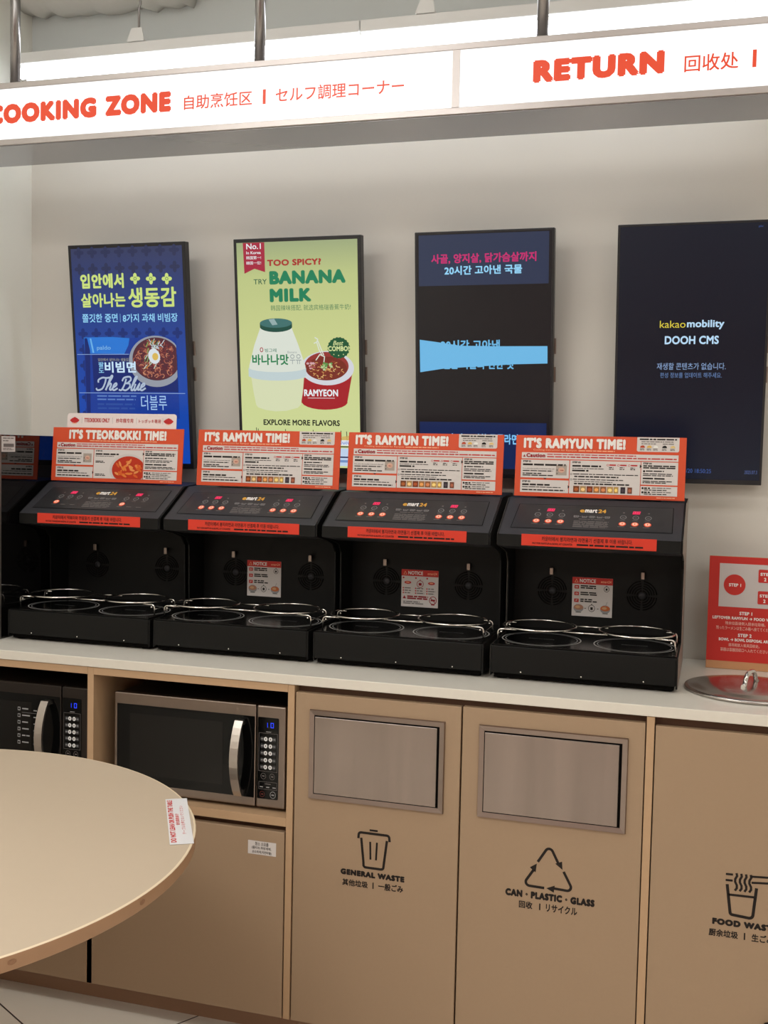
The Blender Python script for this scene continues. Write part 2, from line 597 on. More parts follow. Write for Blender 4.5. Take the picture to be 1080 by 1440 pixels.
t = thing('food_waste_cabinet', 'beige cabinet marked FOOD WASTE under the round steel lid', 'cabinet')
for x0, x1, y0, y1, z0, mm, nm in ((0.2880, 0.3045, 0, 0.55, 0.064, edge_m, 'side_panel'), (0.70, 0.7165, 0, 0.55, 0.064, edge_m, 'side_panel'), (-0.1120, 0.2878, 0.03, 0.045, 0.07, recess_m, 'carcass'), (0.3047, 0.6998, 0.03, 0.045, 0.07, recess_m, 'carcass')):
    b = MB(); b.box(x0, x1, y0, y1, z0, 0.8755, mm)
    solid(b).build(nm, t)
b = MB(); b.box(-0.1120, 0.7165, 0.055, 0.07, 0.0, 0.0638, kick_m)
solid(b).build('toe_kick', t)
door('door', t, 0.3065, 0.698, 0.0645, 0.857)
d = door('door', t, -0.1098, 0.2860, 0.0645, 0.857)
b = MB()
b.stroke([(0.0480, 0.5330), (0.0555, 0.4770)] + arc((0.0610, 0.4735), 0.0050, 200, 270, 3) + arc((0.0945, 0.4735), 0.0075, 270, 350, 3) + [(0.1070, 0.5320)], 0.0062, 1, inkK)
b.stroke([(0.0510, 0.5110), (0.1040, 0.5120)], 0.0050, 1, inkK)
for w0, w1 in ((0.5545, 0.5580), (0.5415, 0.5460)):
    b.stroke([(0.0445, w0), (0.0590, w0 + 0.0004)], 0.0046, 1, inkK)
    b.stroke([(0.0965, w0 + 0.001), (0.1500, w1 + 0.001)], 0.0046, 1, inkK)
for u in (0.0660, 0.0755, 0.0850, 0.0945):
    b.stroke([(u - 0.0020, 0.5210), (u + 0.0016, 0.5270), (u + 0.0014, 0.5330), (u - 0.0022, 0.5400), (u - 0.0022, 0.5460), (u + 0.0012, 0.5530), (u, 0.5590)], 0.0048, 1, inkK)
b.text('FOOD WASTE', 0.0207, 0.4430, 0.1526, 0.4570, inkK, 1, 0.095)
b.text('厨余垃圾', 0.0146, 0.4175, 0.0739, 0.4335, inkK, 1, 0.032)
b.rect(0.0856, 0.4180, 0.0884, 0.4330, 1, inkK)
b.text('生ごみ', 0.1012, 0.4170, 0.1450, 0.4335, inkK, 1, 0.032)
b.build('lettering', d)
b = MB(); b.M = Matrix.Translation((0.142, -0.001, 0.2365)); b.lathe([(0.0, -0.012), (0.010, -0.012), (0.0125, -0.008), (0.0125, 0.0)], (0, 0, 0), blk_m, 24, 'y')
solid(b).build('door_knob', d)

# ------------------------------------------------------------------ microwaves
def microwave(x1, frame, menu, label):
    W, D, Hh = 0.4635, 0.37, 0.250
    z0 = 0.5625
    t = thing('microwave_oven', label, 'microwave', (x1 - W, 0.03, z0 - 0.0075), group='microwaves in the cabinet niches')
    zz = 0.0075
    b = MB(); b.box(0.003, W - 0.003, 0.022, D, zz + 0.002, zz + Hh - 0.003, mwdk_m, 0.003)
    for x in (0.03, W - 0.03):
        for y in (0.05, D - 0.05):
            b.box(x - 0.012, x + 0.012, y - 0.012, y + 0.012, 0, zz + 0.003, blk_m)
    solid(b).build('case', t)
    b = MB()  # door: steel frame around dark glass
    b.box(0, 0.3865, 0, 0.02, zz, zz + Hh, frame, 0.003)
    d = solid(b).build('door', t)
    b = MB(); b.M = Matrix.Translation((0, -0.0004, 0))
    b.rect(0.0085, zz + 0.0220, 0.3840, zz + 0.2215, 1, glassb_m)
    b.rect(0.045, zz + 0.045, 0.300, zz + 0.200, 2, mat('oven_window', (16, 14, 13), 0.12, spec=0.28))
    if menu:
        for i in range(6):
            w = zz + 0.182 - i * 0.0175
            b.rect(0.2585, w - 0.005, 0.2665, w + 0.004, 3, inkLG)
            b.rect(0.2600, w - 0.003, 0.2650, w + 0.002, 4, glassb_m)
            b.bars(0.2720, w - 0.004, 0.2960, w + 0.002, 1, inkLG, 3, i)
            b.bars(0.3060, w - 0.006, 0.3180, w - 0.001, 1, inkLG, 3, i + 9)
        b.rect(0.2720, zz + 0.172, 0.3160, zz + 0.1726, 3, inkLG)
    b.build('glass', d)
    b = MB()
    P0, P1 = [], []
    hz0, hz1 = zz + 0.0265, zz + 0.2115
    for i in range(13):
        a = i / 12
        bow = -0.030 * math.sin(PI * a) ** 0.8 - 0.010
        P0.append((bow, hz0 + (hz1 - hz0) * a))
        P1.append((bow - 0.007, hz0 + (hz1 - hz0) * a))
    b.prism(P0 + P1[::-1], 'x', 0.3380, 0.3595, hand_m)
    b.box(0.3410, 0.3565, -0.012, 0.0, hz0, hz0 + 0.012, hand_m)
    b.box(0.3410, 0.3565, -0.012, 0.0, hz1 - 0.012, hz1, hand_m)
    solid(b).build('handle', d)
    b = MB()
    b.box(0.3885, W, 0, 0.02, zz, zz + Hh, frame, 0.004)
    p = solid(b).build('control_panel', t)
    b = MB(); b.M = Matrix.Translation((0.3905, -0.0004, zz))
    b.rrect(0.0015, 0.022, 0.0560, 0.2215, 0.003, 1, glassb_m)
    for r in range(5):
        w = 0.169 - r * 0.0172
        for u in (0.0225, 0.0350):
            b.disc(u, w, 0.0048, 0.0052, 3, ink('key_white', (225, 225, 225)), 14)
            b.rect(u - 0.0014, w - 0.0022, u + 0.0014, w + 0.0022, 4, inkG)
        b.rrect(0.0090, w - 0.0048, 0.0172, w + 0.0048, 0.002, 2, ink('key_dark', (62, 62, 64)))
        b.rrect(0.0405, w - 0.0048, 0.0490, w + 0.0048, 0.002, 2, ink('key_dark', (62, 62, 64)))
        b.rect(0.0105, w - 0.001, 0.0158, w + 0.001, 3, inkLG)
        b.rect(0.0420, w - 0.001, 0.0475, w + 0.001, 3, inkLG)
    b.stroke([(0.005, 0.090), (0.005, 0.183), (0.053, 0.183), (0.053, 0.090)], 0.0006, 2, inkG, True)
    b.rect(0.023, 0.186, 0.036, 0.1875, 2, inkLG)
    for u in (0.0175, 0.0405):
        b.ring(u, 0.0780, 0.0065, 0.0072, 0.0007, 2, inkG, 18)
        b.rect(u - 0.003, 0.0768, u + 0.003, 0.0792, 2, inkG)
    b.stroke([(0.006, 0.046), (0.006, 0.064), (0.053, 0.064), (0.053, 0.046)], 0.0006, 2, inkG, True)
    for u in (0.013, 0.0295, 0.046):
        b.rect(u - 0.004, 0.0500, u + 0.004, 0.0525, 2, inkLG)
    b.rect(0.022, 0.0585, 0.037, 0.0600, 2, inkG)
    b.ring(0.0150, 0.0335, 0.0062, 0.0070, 0.0007, 2, ink('stop_red', (110, 50, 44)), 18)
    b.rect(0.0120, 0.0322, 0.0180, 0.0348, 2, ink('stop_red', (110, 50, 44)))
    b.ring(0.0430, 0.0335, 0.0070, 0.0080, 0.0012, 2, inkLG, 20)
    b.rect(0.0395, 0.0320, 0.0465, 0.0350, 2, inkLG)
    b.build('keypad', p)
    b = MB(); b.M = Matrix.Translation((0.3905, -0.0004, zz))
    blue = glow('blue_digit', (40, 70, 255), 1.4)
    b.rect(0.0260, 0.1975, 0.0272, 0.2090, 3, blue)
    b.stroke([(0.0355, 0.1980), (0.0420, 0.1980), (0.0420, 0.2090), (0.0355, 0.2090)], 0.0016, 3, blue, True)
    b.stroke([(0.0355, 0.2035), (0.0420, 0.2035)], 0.0008, 3, glow('blue_dim', (16, 26, 110), 1.0))
    b.build('display', p)


microwave(-1.5120, mwdk_m, True, 'dark microwave oven at far left with a printed menu on its door')
microwave(-0.9715, mwst_m, False, 'steel framed microwave oven in the niche beside the general waste door')


# ------------------------------------------------------------------ noodle cookers
SL = math.hypot(0.14, 0.081)
SA = math.atan2(0.081, 0.14)


def cooker(xc, kind, label, strip0, strip1, skin):  # skin: side face, painted black where the shaded gaps would darken it
    t = thing('noodle_cooker', label, 'cooker', (xc, 0, CT), group='noodle cookers on the worktop')
    hw = 0.2145
    prof = [(0.138, 0.010), (0.138, 0.0805), (0.335, 0.083), (0.330, 0.262), (0.310, 0.285), (0.262, 0.298), (0.187, 0.313), (0.187, 0.341), (0.325, 0.421), (0.465, 0.428), (0.498, 0.405), (0.498, 0.010)]
    for sx in (-1, 1):
        b = MB(); b.prism(prof, 'x', sx * (hw - 0.0004), sx * (hw - 0.004), blk_m)
        b.prism([(y + (0.0012 if y < 0.2 else -0.001 if y > 0.45 else 0), z) for y, z in prof], 'x', sx * hw, sx * (hw - 0.0004), skin)
        solid(b).build('side_panel', t)
    hi = hw - 0.0042
    b = MB()
    b.box(-hi, hi, 0.1365, 0.46, 0.016, 0.0805, blk_m, 0.002)
    b.box(-hi + 0.004, hi - 0.004, 0.150, 0.49, 0.004, 0.016, gapm)
    for x in (-0.14, 0.0, 0.14):
        b.lathe([(0.0, -0.0008), (0.0016, -0.0006), (0.0018, 0.0)], (x, 0.1362, 0.0215), wire_m, 8, 'y')
    solid(b).build('base', t)
    for x in (-0.19, 0.19):
        for y in (0.17, 0.46):
            b = MB(); b.lathe([(0.0, 0.0), (0.014, 0.0), (0.014, 0.006), (0.0, 0.006)], (x, y, 0.0), gapm, 12)
            solid(b).build('foot', t)
    b = MB()
    b.box(-hi, hi, 0.1375, 0.4195, 0.0807, 0.0843, plate_m, 0.0012, 1)
    g = solid(b).build('glass_top', t)
    b = MB()
    b.M = Matrix.Translation((0, 0, 0.0845)) @ Matrix.Rotation(-PI / 2, 4, 'X')
    for x in (-0.11, 0.11):
        b.ring(x, 0.245, 0.094, 0.094, 0.0026, 0.8, ink('plate_ring', (176, 174, 170)), 48)
        b.ring(x, 0.245, 0.086, 0.086, 0.0016, 0.8, inkLG, 48)
        b.text('INDUCTION', x - 0.03, 0.243, x + 0.03, 0.251, ink('plate_grey', (90, 90, 90)), 0.8, 0.01)
    b.build('lettering', g)
    for y0, y1, z0 in ((0.420, 0.430, 0.082), (0.488, 0.496, 0.02)):
        b = MB(); b.box(-hi, hi, y0, y1, z0, 0.40, blk_m)
        solid(b).build('back_panel', t)
    for x in (-0.1125, 0.1125):
        b = MB()
        b.M = Matrix.Translation((x, 0.4195, 0.182))
        for r in (0.012, 0.018, 0.024, 0.030, 0.036):
            for a in range(4):
                b.tube([(r * math.cos(math.radians(a * 90 + 6 + j * 13)), -0.0006, r * math.sin(math.radians(a * 90 + 6 + j * 13))) for j in range(7)], 0.0014, gapm, 6)
        b.lathe([(0.0, -0.002), (0.006, -0.002), (0.008, 0.0)], (0, 0, 0), blk2_m, 20, 'y')
        solid(b).build('vent_grille', t)
    for x in (-0.114, 0.114):
        b = MB(); b.box(x - 0.0048, x + 0.0048, 0.405, 0.409, 0.224, 0.242, steelf_m, 0.001, 1)
        b.box(x - 0.003, x + 0.003, 0.409, 0.4198, 0.234, 0.241, gapm)
        solid(b).build('sensor_clip', t)
    # sloping control housing
    b = MB()
    hp = [(0.184, 0.312), (0.184, 0.3405), (0.325, 0.4220), (0.465, 0.4285), (0.465, 0.30), (0.30, 0.296)]
    b.prism(hp, 'x', -hw + 0.0045, hw - 0.0045, blk2_m)
    b.box(-hw + 0.0047, hw - 0.0047, 0.1832, 0.1842, 0.3122, 0.3402, blk_m)
    h = solid(b).build('control_housing', t)
    MP = Matrix.Translation((0, 0.1842, 0.3408)) @ Matrix.Rotation(SA - PI / 2, 4, 'X')
    b = MB(); b.M = MP
    b.flat([(-0.187, 0.027), (0.189, 0.029), (0.187, 0.137), (-0.182, 0.133)], 1, gapm)
    b.flat([(-0.1855, 0.0285), (0.1875, 0.0305), (0.1855, 0.1355), (-0.1805, 0.1315)], 2, blk3_m)
    yel = ink('logo_yellow', (214, 160, 62))
    b.text('e', -0.0310, 0.1030, -0.0200, 0.1160, yel, 3, 0.05)
    b.text('mart', -0.0190, 0.1030, 0.0100, 0.1190, inkW, 3, 0.04)
    b.text('24', 0.0125, 0.1030, 0.0310, 0.1190, yel, 3, 0.04)
    for i, u in enumerate((-0.0374, -0.018, 0.0, 0.0181, 0.0361)):
        b.stroke([(u - 0.0055, 0.088), (u - 0.0045, 0.0815), (u + 0.0045, 0.0815), (u + 0.0055, 0.088)], 0.0012, 3, inkLG, i % 2 == 0)
        b.rect(u - 0.003, 0.0835, u + 0.003, 0.0865, 3, inkG)
        if i < 4:
            b.rect(u + 0.0075, 0.0845, u + 0.0105, 0.0855, 3, inkLG)
    b.bars(-0.030, 0.071, 0.030, 0.075, 1, inkG, 3, 2, 0.5, 0.0)
    b.bars(-0.041, 0.037, 0.042, 0.066, 6, inkG, 3, 3, 0.45, 0.05)
    for sgn, uc in ((-1, -0.101), (1, 0.102)):
        for du in (-0.029, 0.0, 0.029):
            b.ring(uc + du, 0.0882, 0.0068, 0.0076, 0.0012, 3, inkLG, 18)
            b.rect(uc + du - 0.0032, 0.0865, uc + du + 0.0032, 0.0890, 3, inkG)
            b.bars(uc + du - 0.007, 0.0735, uc + du + 0.007, 0.0765, 1, inkG, 3, 5, 0.6, 0.2)
            b.bars(uc + du - 0.010, 0.0455, uc + du + 0.010, 0.0490, 1, inkG, 3, 6, 0.6, 0.2)
        for du in (-0.029, 0.029):
            b.rect(uc + du - 0.002, 0.106, uc + du + 0.002, 0.110, 3, inkG)
    cp = b.build('control_panel', h)
    pink = glow('led_pink', (255, 62, 112), 1.0)
    for uc in (-0.101, 0.102):
        b = MB(); b.M = MP
        b.flat([(uc - 0.0095, 0.1020), (uc + 0.0085, 0.1025), (uc + 0.0100, 0.1165), (uc - 0.0080, 0.1160)], 3, glow('led_pink_ground', (190, 20, 60), 1.0))
        for k in range(3):
            u = uc - 0.0075 + k * 0.0057
            b.stroke([(u, 0.1045), (u + 0.0034, 0.1045), (u + 0.0044, 0.1140), (u + 0.0010, 0.1140)], 0.0016, 4, pink, True)
        b.build('display', cp)
        for du in ((-0.029, 0.0, 0.029) if kind == 'ramyun' else (-0.029,)):
            b = MB(); b.M = MP
            b.disc(uc + du, 0.0600, 0.0085, 0.0088, 3, glow('button_red', (236, 84, 50), 1.0), 22)
            b.disc(uc + du, 0.0605, 0.0064, 0.0064, 4, glow('button_light', (255, 190, 160), 1.0), 18)
            b.rect(uc + du - 0.0010, 0.0570, uc + du + 0.0010, 0.0640, 5, glow('button_red', (236, 84, 50), 1.0))
            b.build('touch_button', cp)
    # red instruction strip stuck on the front lip
    b = MB(); b.M = Matrix.Translation((0, 0.1828, 0))
    b.box(strip0, strip1, -0.0008, 0.0, 0.3155, 0.3425, orange2_m)
    solid(b)
    w = strip1 - strip0
    uc = (strip0 + strip1) / 2
    b.M = Matrix.Translation((0, 0.1818, 0))
    s = '카운터에서 봉지라면과 라면용기 선결제 후 이용 바랍니다.' if kind == 'ramyun' else '카운터에서 떡볶이와 전용용기 선결제 후 이용 바랍니다.'
    b.text(s, strip0 + 0.048, 0.3278, strip1 - 0.054, 0.3385, inkK, 1, 0.012)
    b.text('PAY FOR RAMYUN & BOWL AT COUNTER' if kind == 'ramyun' else 'PAY FOR TTEOKBOKKI & BOWL AT COUNTER', strip0 + 0.026, 0.3195, strip0 + 0.120, 0.3240, inkK, 1, 0.02)
    b.bars(strip0 + 0.130, 0.3185, strip1 - 0.030, 0.3240, 1, inkK, 1, 8, 0.7, 0.0)
    q = b.build('instruction_strip', h)
    q['label'] = 'red strip with a line of Korean'
    return t


C1, C2, C3, C4 = -1.6115, -1.1730, -0.7315, -0.2870
cooker(C1, 'tteok', 'black noodle cooker under the TTEOKBOKKI TIME board, leftmost of four', -0.1535, 0.1585, blk_m)
cooker(C2, 'ramyun', 'black noodle cooker second from the left, below the banana milk screen', -0.140, 0.168, blk_m)
cooker(C3, 'ramyun', 'black noodle cooker whose back carries the NOTICE card with a crossed-out icon', -0.1445, 0.1565, blk_m)
cooker(C4, 'ramyun', 'black noodle cooker at the right end, next to the round steel lid', -0.155, 0.1560, cside_m)


# -- wire racks that hold the bowls over the plates
def wire_rack(xc, label):
    t = thing('bowl_rack', label, 'rack', (xc, 0, CT + 0.0855), group='wire bowl racks on the cookers')
    z = 0.029
    r = 0.0021
    for x in (-0.115, 0.115):
        b = MB(); b.tube([(x + 0.087 * math.cos(2 * PI * k / 48), 0.245 + 0.087 * math.sin(2 * PI * k / 48), z + 0.003) for k in range(48)], 0.0023, wire_m, 8, True)
        b.build('ring', t)
    for y, xe, xi in ((0.180, 0.2045, 0.160), (0.292, 0.2045, 0.180)):
        for sx in (-1, 1):
            b = MB()
            P = [(sx * xi, y, z - 0.001), (sx * (xe - 0.008), y, z - 0.001)] + [(sx * (xe - 0.008 + 0.008 * math.sin(a)), y, z - 0.009 + 0.008 * math.cos(a)) for a in (0.5, 1.0, PI / 2)] + [(sx * xe, y, 0.0005)]
            b.tube(P, r, wire_m, 8)
            b.lathe([(0.0, -0.004), (0.0026, -0.003), (0.0026, 0.003), (0.0, 0.004)], (sx * (xe - 0.008), y, z - 0.0075), wire_m, 10, 'y')
            b.build('leg', t)
    for y, xa, xb in ((0.190, -0.052, 0.052), (0.292, -0.044, 0.044)):
        b = MB(); b.tube([(xa, y, z - 0.0005), (xb, y, z - 0.0005)], r, wire_m, 8)
        b.build('crossbar', t)
    for sx in (-1, 1):
        b = MB(); b.tube([(sx * 0.2045, 0.180, z - 0.013), (sx * 0.2045, 0.292, z - 0.013)], 0.0012, wire_m, 6)
        b.build('side_wire', t)


wire_rack(C1, 'chromed wire bowl rack on the leftmost cooker')
wire_rack(C2, 'chromed wire bowl rack on the second cooker from the left')
wire_rack(C3, 'chromed wire bowl rack on the third cooker from the left')
wire_rack(C4, 'chromed wire bowl rack on the rightmost cooker, beside the steel lid')


# -- notice cards inside the cookers
def notice(xc, z0, kind, label):
    t = thing('notice_card', label, 'notice', (xc, 0.4193, z0), group='notice cards inside the cookers')
    b = MB(); b.box(-0.0508, 0.0508, -0.0014, 0.0, 0.0, 0.0995, paper_m, 0.0006, 1)
    solid(b).build('card', t)
    b = MB(); b.M = Matrix.Translation((0, -0.0015, 0))
    b.rect(-0.0508, 0.0825, 0.0508, 0.0995, 1, redsign_m)
    b.stroke([(-0.0445, 0.0865), (-0.0360, 0.0865), (-0.0403, 0.0945)], 0.0010, 2, inkO, True)
    b.text('NOTICE', -0.0320, 0.0862, 0.0085, 0.0958, inkW, 2, 0.03)
    b.text('emart24', 0.0210, 0.0875, 0.0470, 0.0940, inkO, 2, 0.02)
    if kind == 'egg':
        for i, (w, s) in enumerate(((0.0745, 'EN'), (0.0575, 'CN'), (0.0400, 'JP'))):
            b.rrect(-0.0450, w - 0.0045, -0.0335, w + 0.0045, 0.001, 1, redsign_m)
            b.text(s, -0.0420, w - 0.002, -0.0365, w + 0.002, inkW, 2, 0.02)
            b.bars(-0.0295, w - 0.005, 0.0150 if i else 0.027, w + 0.005, 2, inkK, 1, 20 + i, 0.65, 0.35)
        for u, k in ((0.0355, 0.8), (-0.0005, 1.0)):
            w = 0.0720 if k < 1 else 0.0215
            b.ring(u, w, 0.0078 * k, 0.0085 * k, 0.0012, 1, inkK, 20)
            b.rect(u - 0.003 * k, w - 0.004 * k, u + 0.003 * k, w + 0.003 * k, 1, inkK)
            b.rect(u - 0.001, w + 0.0085 * k, u + 0.001, w + 0.0115 * k, 1, inkK)
        for u, c in ((-0.0335, (176, 128, 104)), (0.0335, (196, 108, 62))):
            soup = ink('soup%d' % c[1], c)
            b.disc(u, 0.0205, 0.0125, 0.0105, 1, inkLG)
            b.disc(u, 0.0230, 0.0120, 0.0068, 2, soup)
            b.disc(u - 0.002, 0.0235, 0.0060, 0.0032, 3, ink('noodle', (206, 164, 122)))
            b.rect(u - 0.007, 0.0090, u + 0.007, 0.0105, 1, inkK)
        b.stroke([(0.0330, 0.026), (0.0385, 0.0400)], 0.0010, 3, inkLG)
        for u in (-0.0165, 0.0150):
            b.rect(u - 0.002, 0.0200, u + 0.002, 0.0216, 1, inkK)
    else:
        for u, c in ((-0.0330, 0), (0.0010, 1), (0.0320, 2)):
            b.disc(u - 0.012, 0.0775, 0.0024, 0.0024, 1, inkR, 12)
            if c == 1:
                b.ring(u, 0.0620, 0.0088, 0.0092, 0.0014, 1, inkDR, 20)
                b.rect(u - 0.004, 0.0580, u + 0.004, 0.0650, 1, inkDR)
                b.rect(u - 0.001, 0.0710, u + 0.001, 0.0745, 1, inkDR)
            else:
                b.disc(u, 0.0650, 0.0095, 0.0040, 1, inkR)
                b.disc(u, 0.0655, 0.0055, 0.0016, 2, inkO)
            for k in range(3):
                b.disc(u - 0.0120, 0.0500 - k * 0.0065, 0.0020, 0.0020, 1, inkR, 10)
                b.bars(u - 0.0085, 0.0470 - k * 0.0065, u + 0.0120, 0.0515 - k * 0.0065, 1, inkG, 1, 40 + k + c, 0.6, 0.4)
        b.flat([(-0.0465, 0.0215), (-0.0370, 0.0215), (-0.0418, 0.0300)], 1, inkDR)
        b.bars(-0.0340, 0.0195, 0.0250, 0.0300, 2, inkDR, 1, 51, 0.75, 0.1)
        b.bars(-0.0450, 0.0060, 0.0200, 0.0150, 2, inkG, 1, 52, 0.6, 0.3)
        b.ring(0.0370, 0.0200, 0.0095, 0.0100, 0.0018, 1, inkDR, 22)
        b.rect(0.0310, 0.0180, 0.0430, 0.0225, 1, inkDR)
        b.stroke([(0.0310, 0.0265), (0.0430, 0.0135)], 0.0018, 2, inkDR)
        b.rect(0.0325, 0.0070, 0.0415, 0.0100, 1, inkDR)
    b.build('lettering', t)


notice(-1.1985, CT + 0.119, 'egg', 'white and red NOTICE card in the second cooker from the left')
notice(-0.7508, CT + 0.117, 'ban', 'white and red NOTICE card with a crossed-out icon, in the third cooker')
notice(-0.2975, CT + 0.121, 'egg', 'white and red NOTICE card with bowl pictures in the rightmost cooker')


# ------------------------------------------------------------------ boards standing on the cookers
def poster(xc, kind, label, seed):
    t = thing('instruction_board', label, 'board', (xc, 0.3262, 1.3265), (math.radians(-4.5), 0, 0), 'orange instruction boards on the cookers')
    b = MB(); b.box(-0.2055, 0.2055, 0.0, 0.0035, 0.0, 0.1515, orange_m, 0.0005, 1)
    b.box(-0.150, 0.150, 0.0035, 0.030, 0.0, 0.0015, blk_m)
    solid(b).build('panel', t)
    b = MB(); b.M = Matrix.Translation((0, -0.0002, 0))
    tt = kind == 'tteok'
    if tt:
        b.text("IT'S TTEOKBOKKI TIME!", -0.1525, 0.1185, 0.154, 0.1460, inkW, 2, 0.075)
        b.bars(-0.085, 0.1125, 0.125, 0.1160, 1, inkO, 1, 1, 0.7, 0.0)
    else:
        b.text("IT'S RAMYUN TIME!", -0.1862, 0.1195, 0.0627, 0.1460, inkW, 2, 0.075)
        b.text('Cooking instruction for Ramyun', -0.1615, 0.1125, -0.055, 0.1180, inkO, 1, 0.01)
        b.bars(-0.050, 0.1128, 0.0374, 0.1165, 1, inkO, 1, 1, 0.7, 0.0)
        b.flat([(0.0897, 0.1190), (0.0925, 0.1162), (0.1860, 0.1162), (0.1888, 0.1190), (0.1888, 0.1512), (0.0897, 0.1512)], 1, paper_m)
        b.bars(0.0956, 0.1435, 0.1830, 0.1480, 1, inkK, 2, 2, 0.75, 0.0)
        b.bars(0.100, 0.1385, 0.175, 0.1415, 1, inkG, 2, 3, 0.7, 0.0)
        b.bars(0.100, 0.1335, 0.135, 0.1365, 1, inkG, 2, 4, 0.7, 0.1)
        b.bars(0.150, 0.1335, 0.178, 0.1365, 1, inkG, 2, 5, 0.7, 0.1)
        for u, c in ((0.1028, (186, 72, 44)), (0.1188, (222, 182, 92)), (0.134, (236, 236, 232)), (0.1547, (30, 28, 26)), (0.174, (224, 196, 130))):
            b.flat([(u - 0.0058, 0.1258), (u + 0.0058, 0.1258), (u + 0.0045, 0.1300), (u + 0.001, 0.1318), (u - 0.0045, 0.1300)], 2, ink('topping%d%d' % c[:2], c))
            b.bars(u - 0.006, 0.1185, u + 0.006, 0.1240, 2, inkG, 2, 6, 0.6, 0.2)
    r0 = 0.1905 if tt else 0.1880
    b.rect(-0.1900, 0.0935, r0, 0.1090, 1, paper_m)
    b.flat([(-0.1868, 0.0975), (-0.1805, 0.0975), (-0.1836, 0.1040)], 2, inkDR)
    b.text('Caution', -0.1785, 0.0968, -0.1314, 0.1070, inkDR, 2, 0.06)
    b.bars(-0.1268, 0.1020, 0.0884, 0.1062, 1, inkR, 2, 11, 0.55, 0.0)
    b.bars(-0.1268, 0.0958, r0 - 0.004, 0.1005, 1, inkR, 2, 12, 0.6, 0.0)
    p3r = 0.0857 if tt else 0.1003
    A = [(-0.1910, 0.0462, -0.0715, 0.0908), (-0.1910, 0.0100, -0.0715, 0.0412), (-0.0695, 0.0100, p3r, 0.0912), (p3r + 0.0015, 0.0365, r0, 0.0915), (p3r + 0.0015, 0.0100, r0, 0.0332)]
    for q in A:
        b.rect(*q, 1, paper_m)
    for s, u, w in (('STEP 01', -0.1862, 0.0845), ('STEP 02', -0.1862, 0.0345), ('STEP 03', -0.0638, 0.0845), ('STEP 04', p3r + 0.006, 0.0855)):
        b.text(s, u, w, u + 0.0200, w + 0.0046, inkK, 2, 0.05)
    b.bars(-0.1862, 0.0745, -0.0800 if not tt else -0.1100, 0.0810, 1, inkK, 2, 13, 0.7, 0.0)
    b.text('First, place the noodles in the bowl, then add' if not tt else 'First, place the rice cakes in the bowl, then add', -0.1862, 0.0665, -0.1080, 0.0705, inkK, 2, 0.0)
    b.bars(-0.1862, 0.0600, -0.1100, 0.0645, 1, inkK, 2, 14, 0.5, 0.2)
    b.bars(-0.1862, 0.0492, -0.1100, 0.0580, 2, inkK, 2, 15, 0.6, 0.4)
    b.rect(-0.1037, 0.0537, -0.0771, 0.0786, 2, ink('photo_grey', (172, 160, 150)))
    b.disc(-0.0900, 0.0665, 0.0080, 0.0065, 3, ink('photo_pink', (214, 170, 150)), 16)
    b.rect(-0.1020, 0.0560, -0.0990, 0.0600, 3, inkG); b.rect(-0.1020, 0.0640, -0.0990, 0.0680, 3, inkG); b.rect(-0.0930, 0.0650, -0.0850, 0.0670, 3, inkR)
    b.bars(-0.1862, 0.0255, -0.1150, 0.0310, 1, inkK, 2, 16, 0.75, 0.1)
    b.bars(-0.1862, 0.0205, -0.0850, 0.0240, 1, inkK, 2, 17, 0.5, 0.1)
    b.bars(-0.1862, 0.0135, -0.0800, 0.0175, 1, inkK, 2, 18, 0.75, 0.05)
    b.flat([(-0.1345, 0.0462), (-0.1255, 0.0462), (-0.1300, 0.0430)], 2, inkK)
    b.flat([(-0.0730, 0.0300), (-0.0730, 0.0210), (-0.0690, 0.0255)], 2, inkK)
    b.flat([(p3r - 0.002, 0.0850), (p3r - 0.002, 0.0760), (p3r + 0.003, 0.0805)], 2, inkK)
    if tt:
        b.bars(-0.0638, 0.0745, 0.010, 0.0800, 1, inkK, 2, 21, 0.75, 0.1)
        b.bars(-0.0638, 0.0700, 0.000, 0.0730, 1, inkK, 2, 22, 0.5, 0.1)
        b.bars(-0.0638, 0.0520, -0.034, 0.0590, 2, inkK, 2, 23, 0.6, 0.2)
        b.bars(-0.0638, 0.0155, -0.030, 0.0225, 2, inkK, 2, 24, 0.6, 0.2)
        # bowl of red rice cakes, cut off by the panel's edge
        cu, cw, rr = 0.0400, 0.0360, 0.0600

        def clip(c0, c1, ru, rw, layer, mm):
            P = []
            for k in range(40):
                u, w = c0 + ru * math.cos(2 * PI * k / 40), c1 + rw * math.sin(2 * PI * k / 40)
                P.append((min(u, p3r), max(min(w, 0.0905), 0.0102)))
            b.flat(P, layer, mm)
        clip(cu, cw, 0.0590, 0.0440, 2, ink('bowl_rim', (206, 200, 196)))
        clip(cu + 0.002, cw - 0.001, 0.0525, 0.0385, 3, ink('chilli_sauce', (188, 52, 26)))
        rc = random.Random(7)
        for k in range(30):
            a, d = rc.random() * 2 * PI, 0.9 * math.sqrt(rc.random())
            u, w = cu + 0.045 * d * math.cos(a), cw + 0.032 * d * math.sin(a)
            if u < p3r - 0.009 and w > 0.017:
                b.disc(u, w, 0.0085, 0.0032, 4 + 0.1 * k, ink('rice_cake%d' % (k % 3), ((226, 128, 58), (216, 98, 40), (232, 150, 84))[k % 3]), 12, rc.uniform(-1.2, 1.2))
    else:
        b.bars(-0.0638, 0.0745, 0.006, 0.0800, 1, inkK, 2, 21, 0.75, 0.0)
        b.bars(-0.0638, 0.0695, 0.012, 0.0725, 1, inkK, 2, 22, 0.5, 0.0)
        b.bars(-0.0638, 0.0620, -0.020, 0.0685, 1, inkK, 2, 23, 0.6, 0.1)
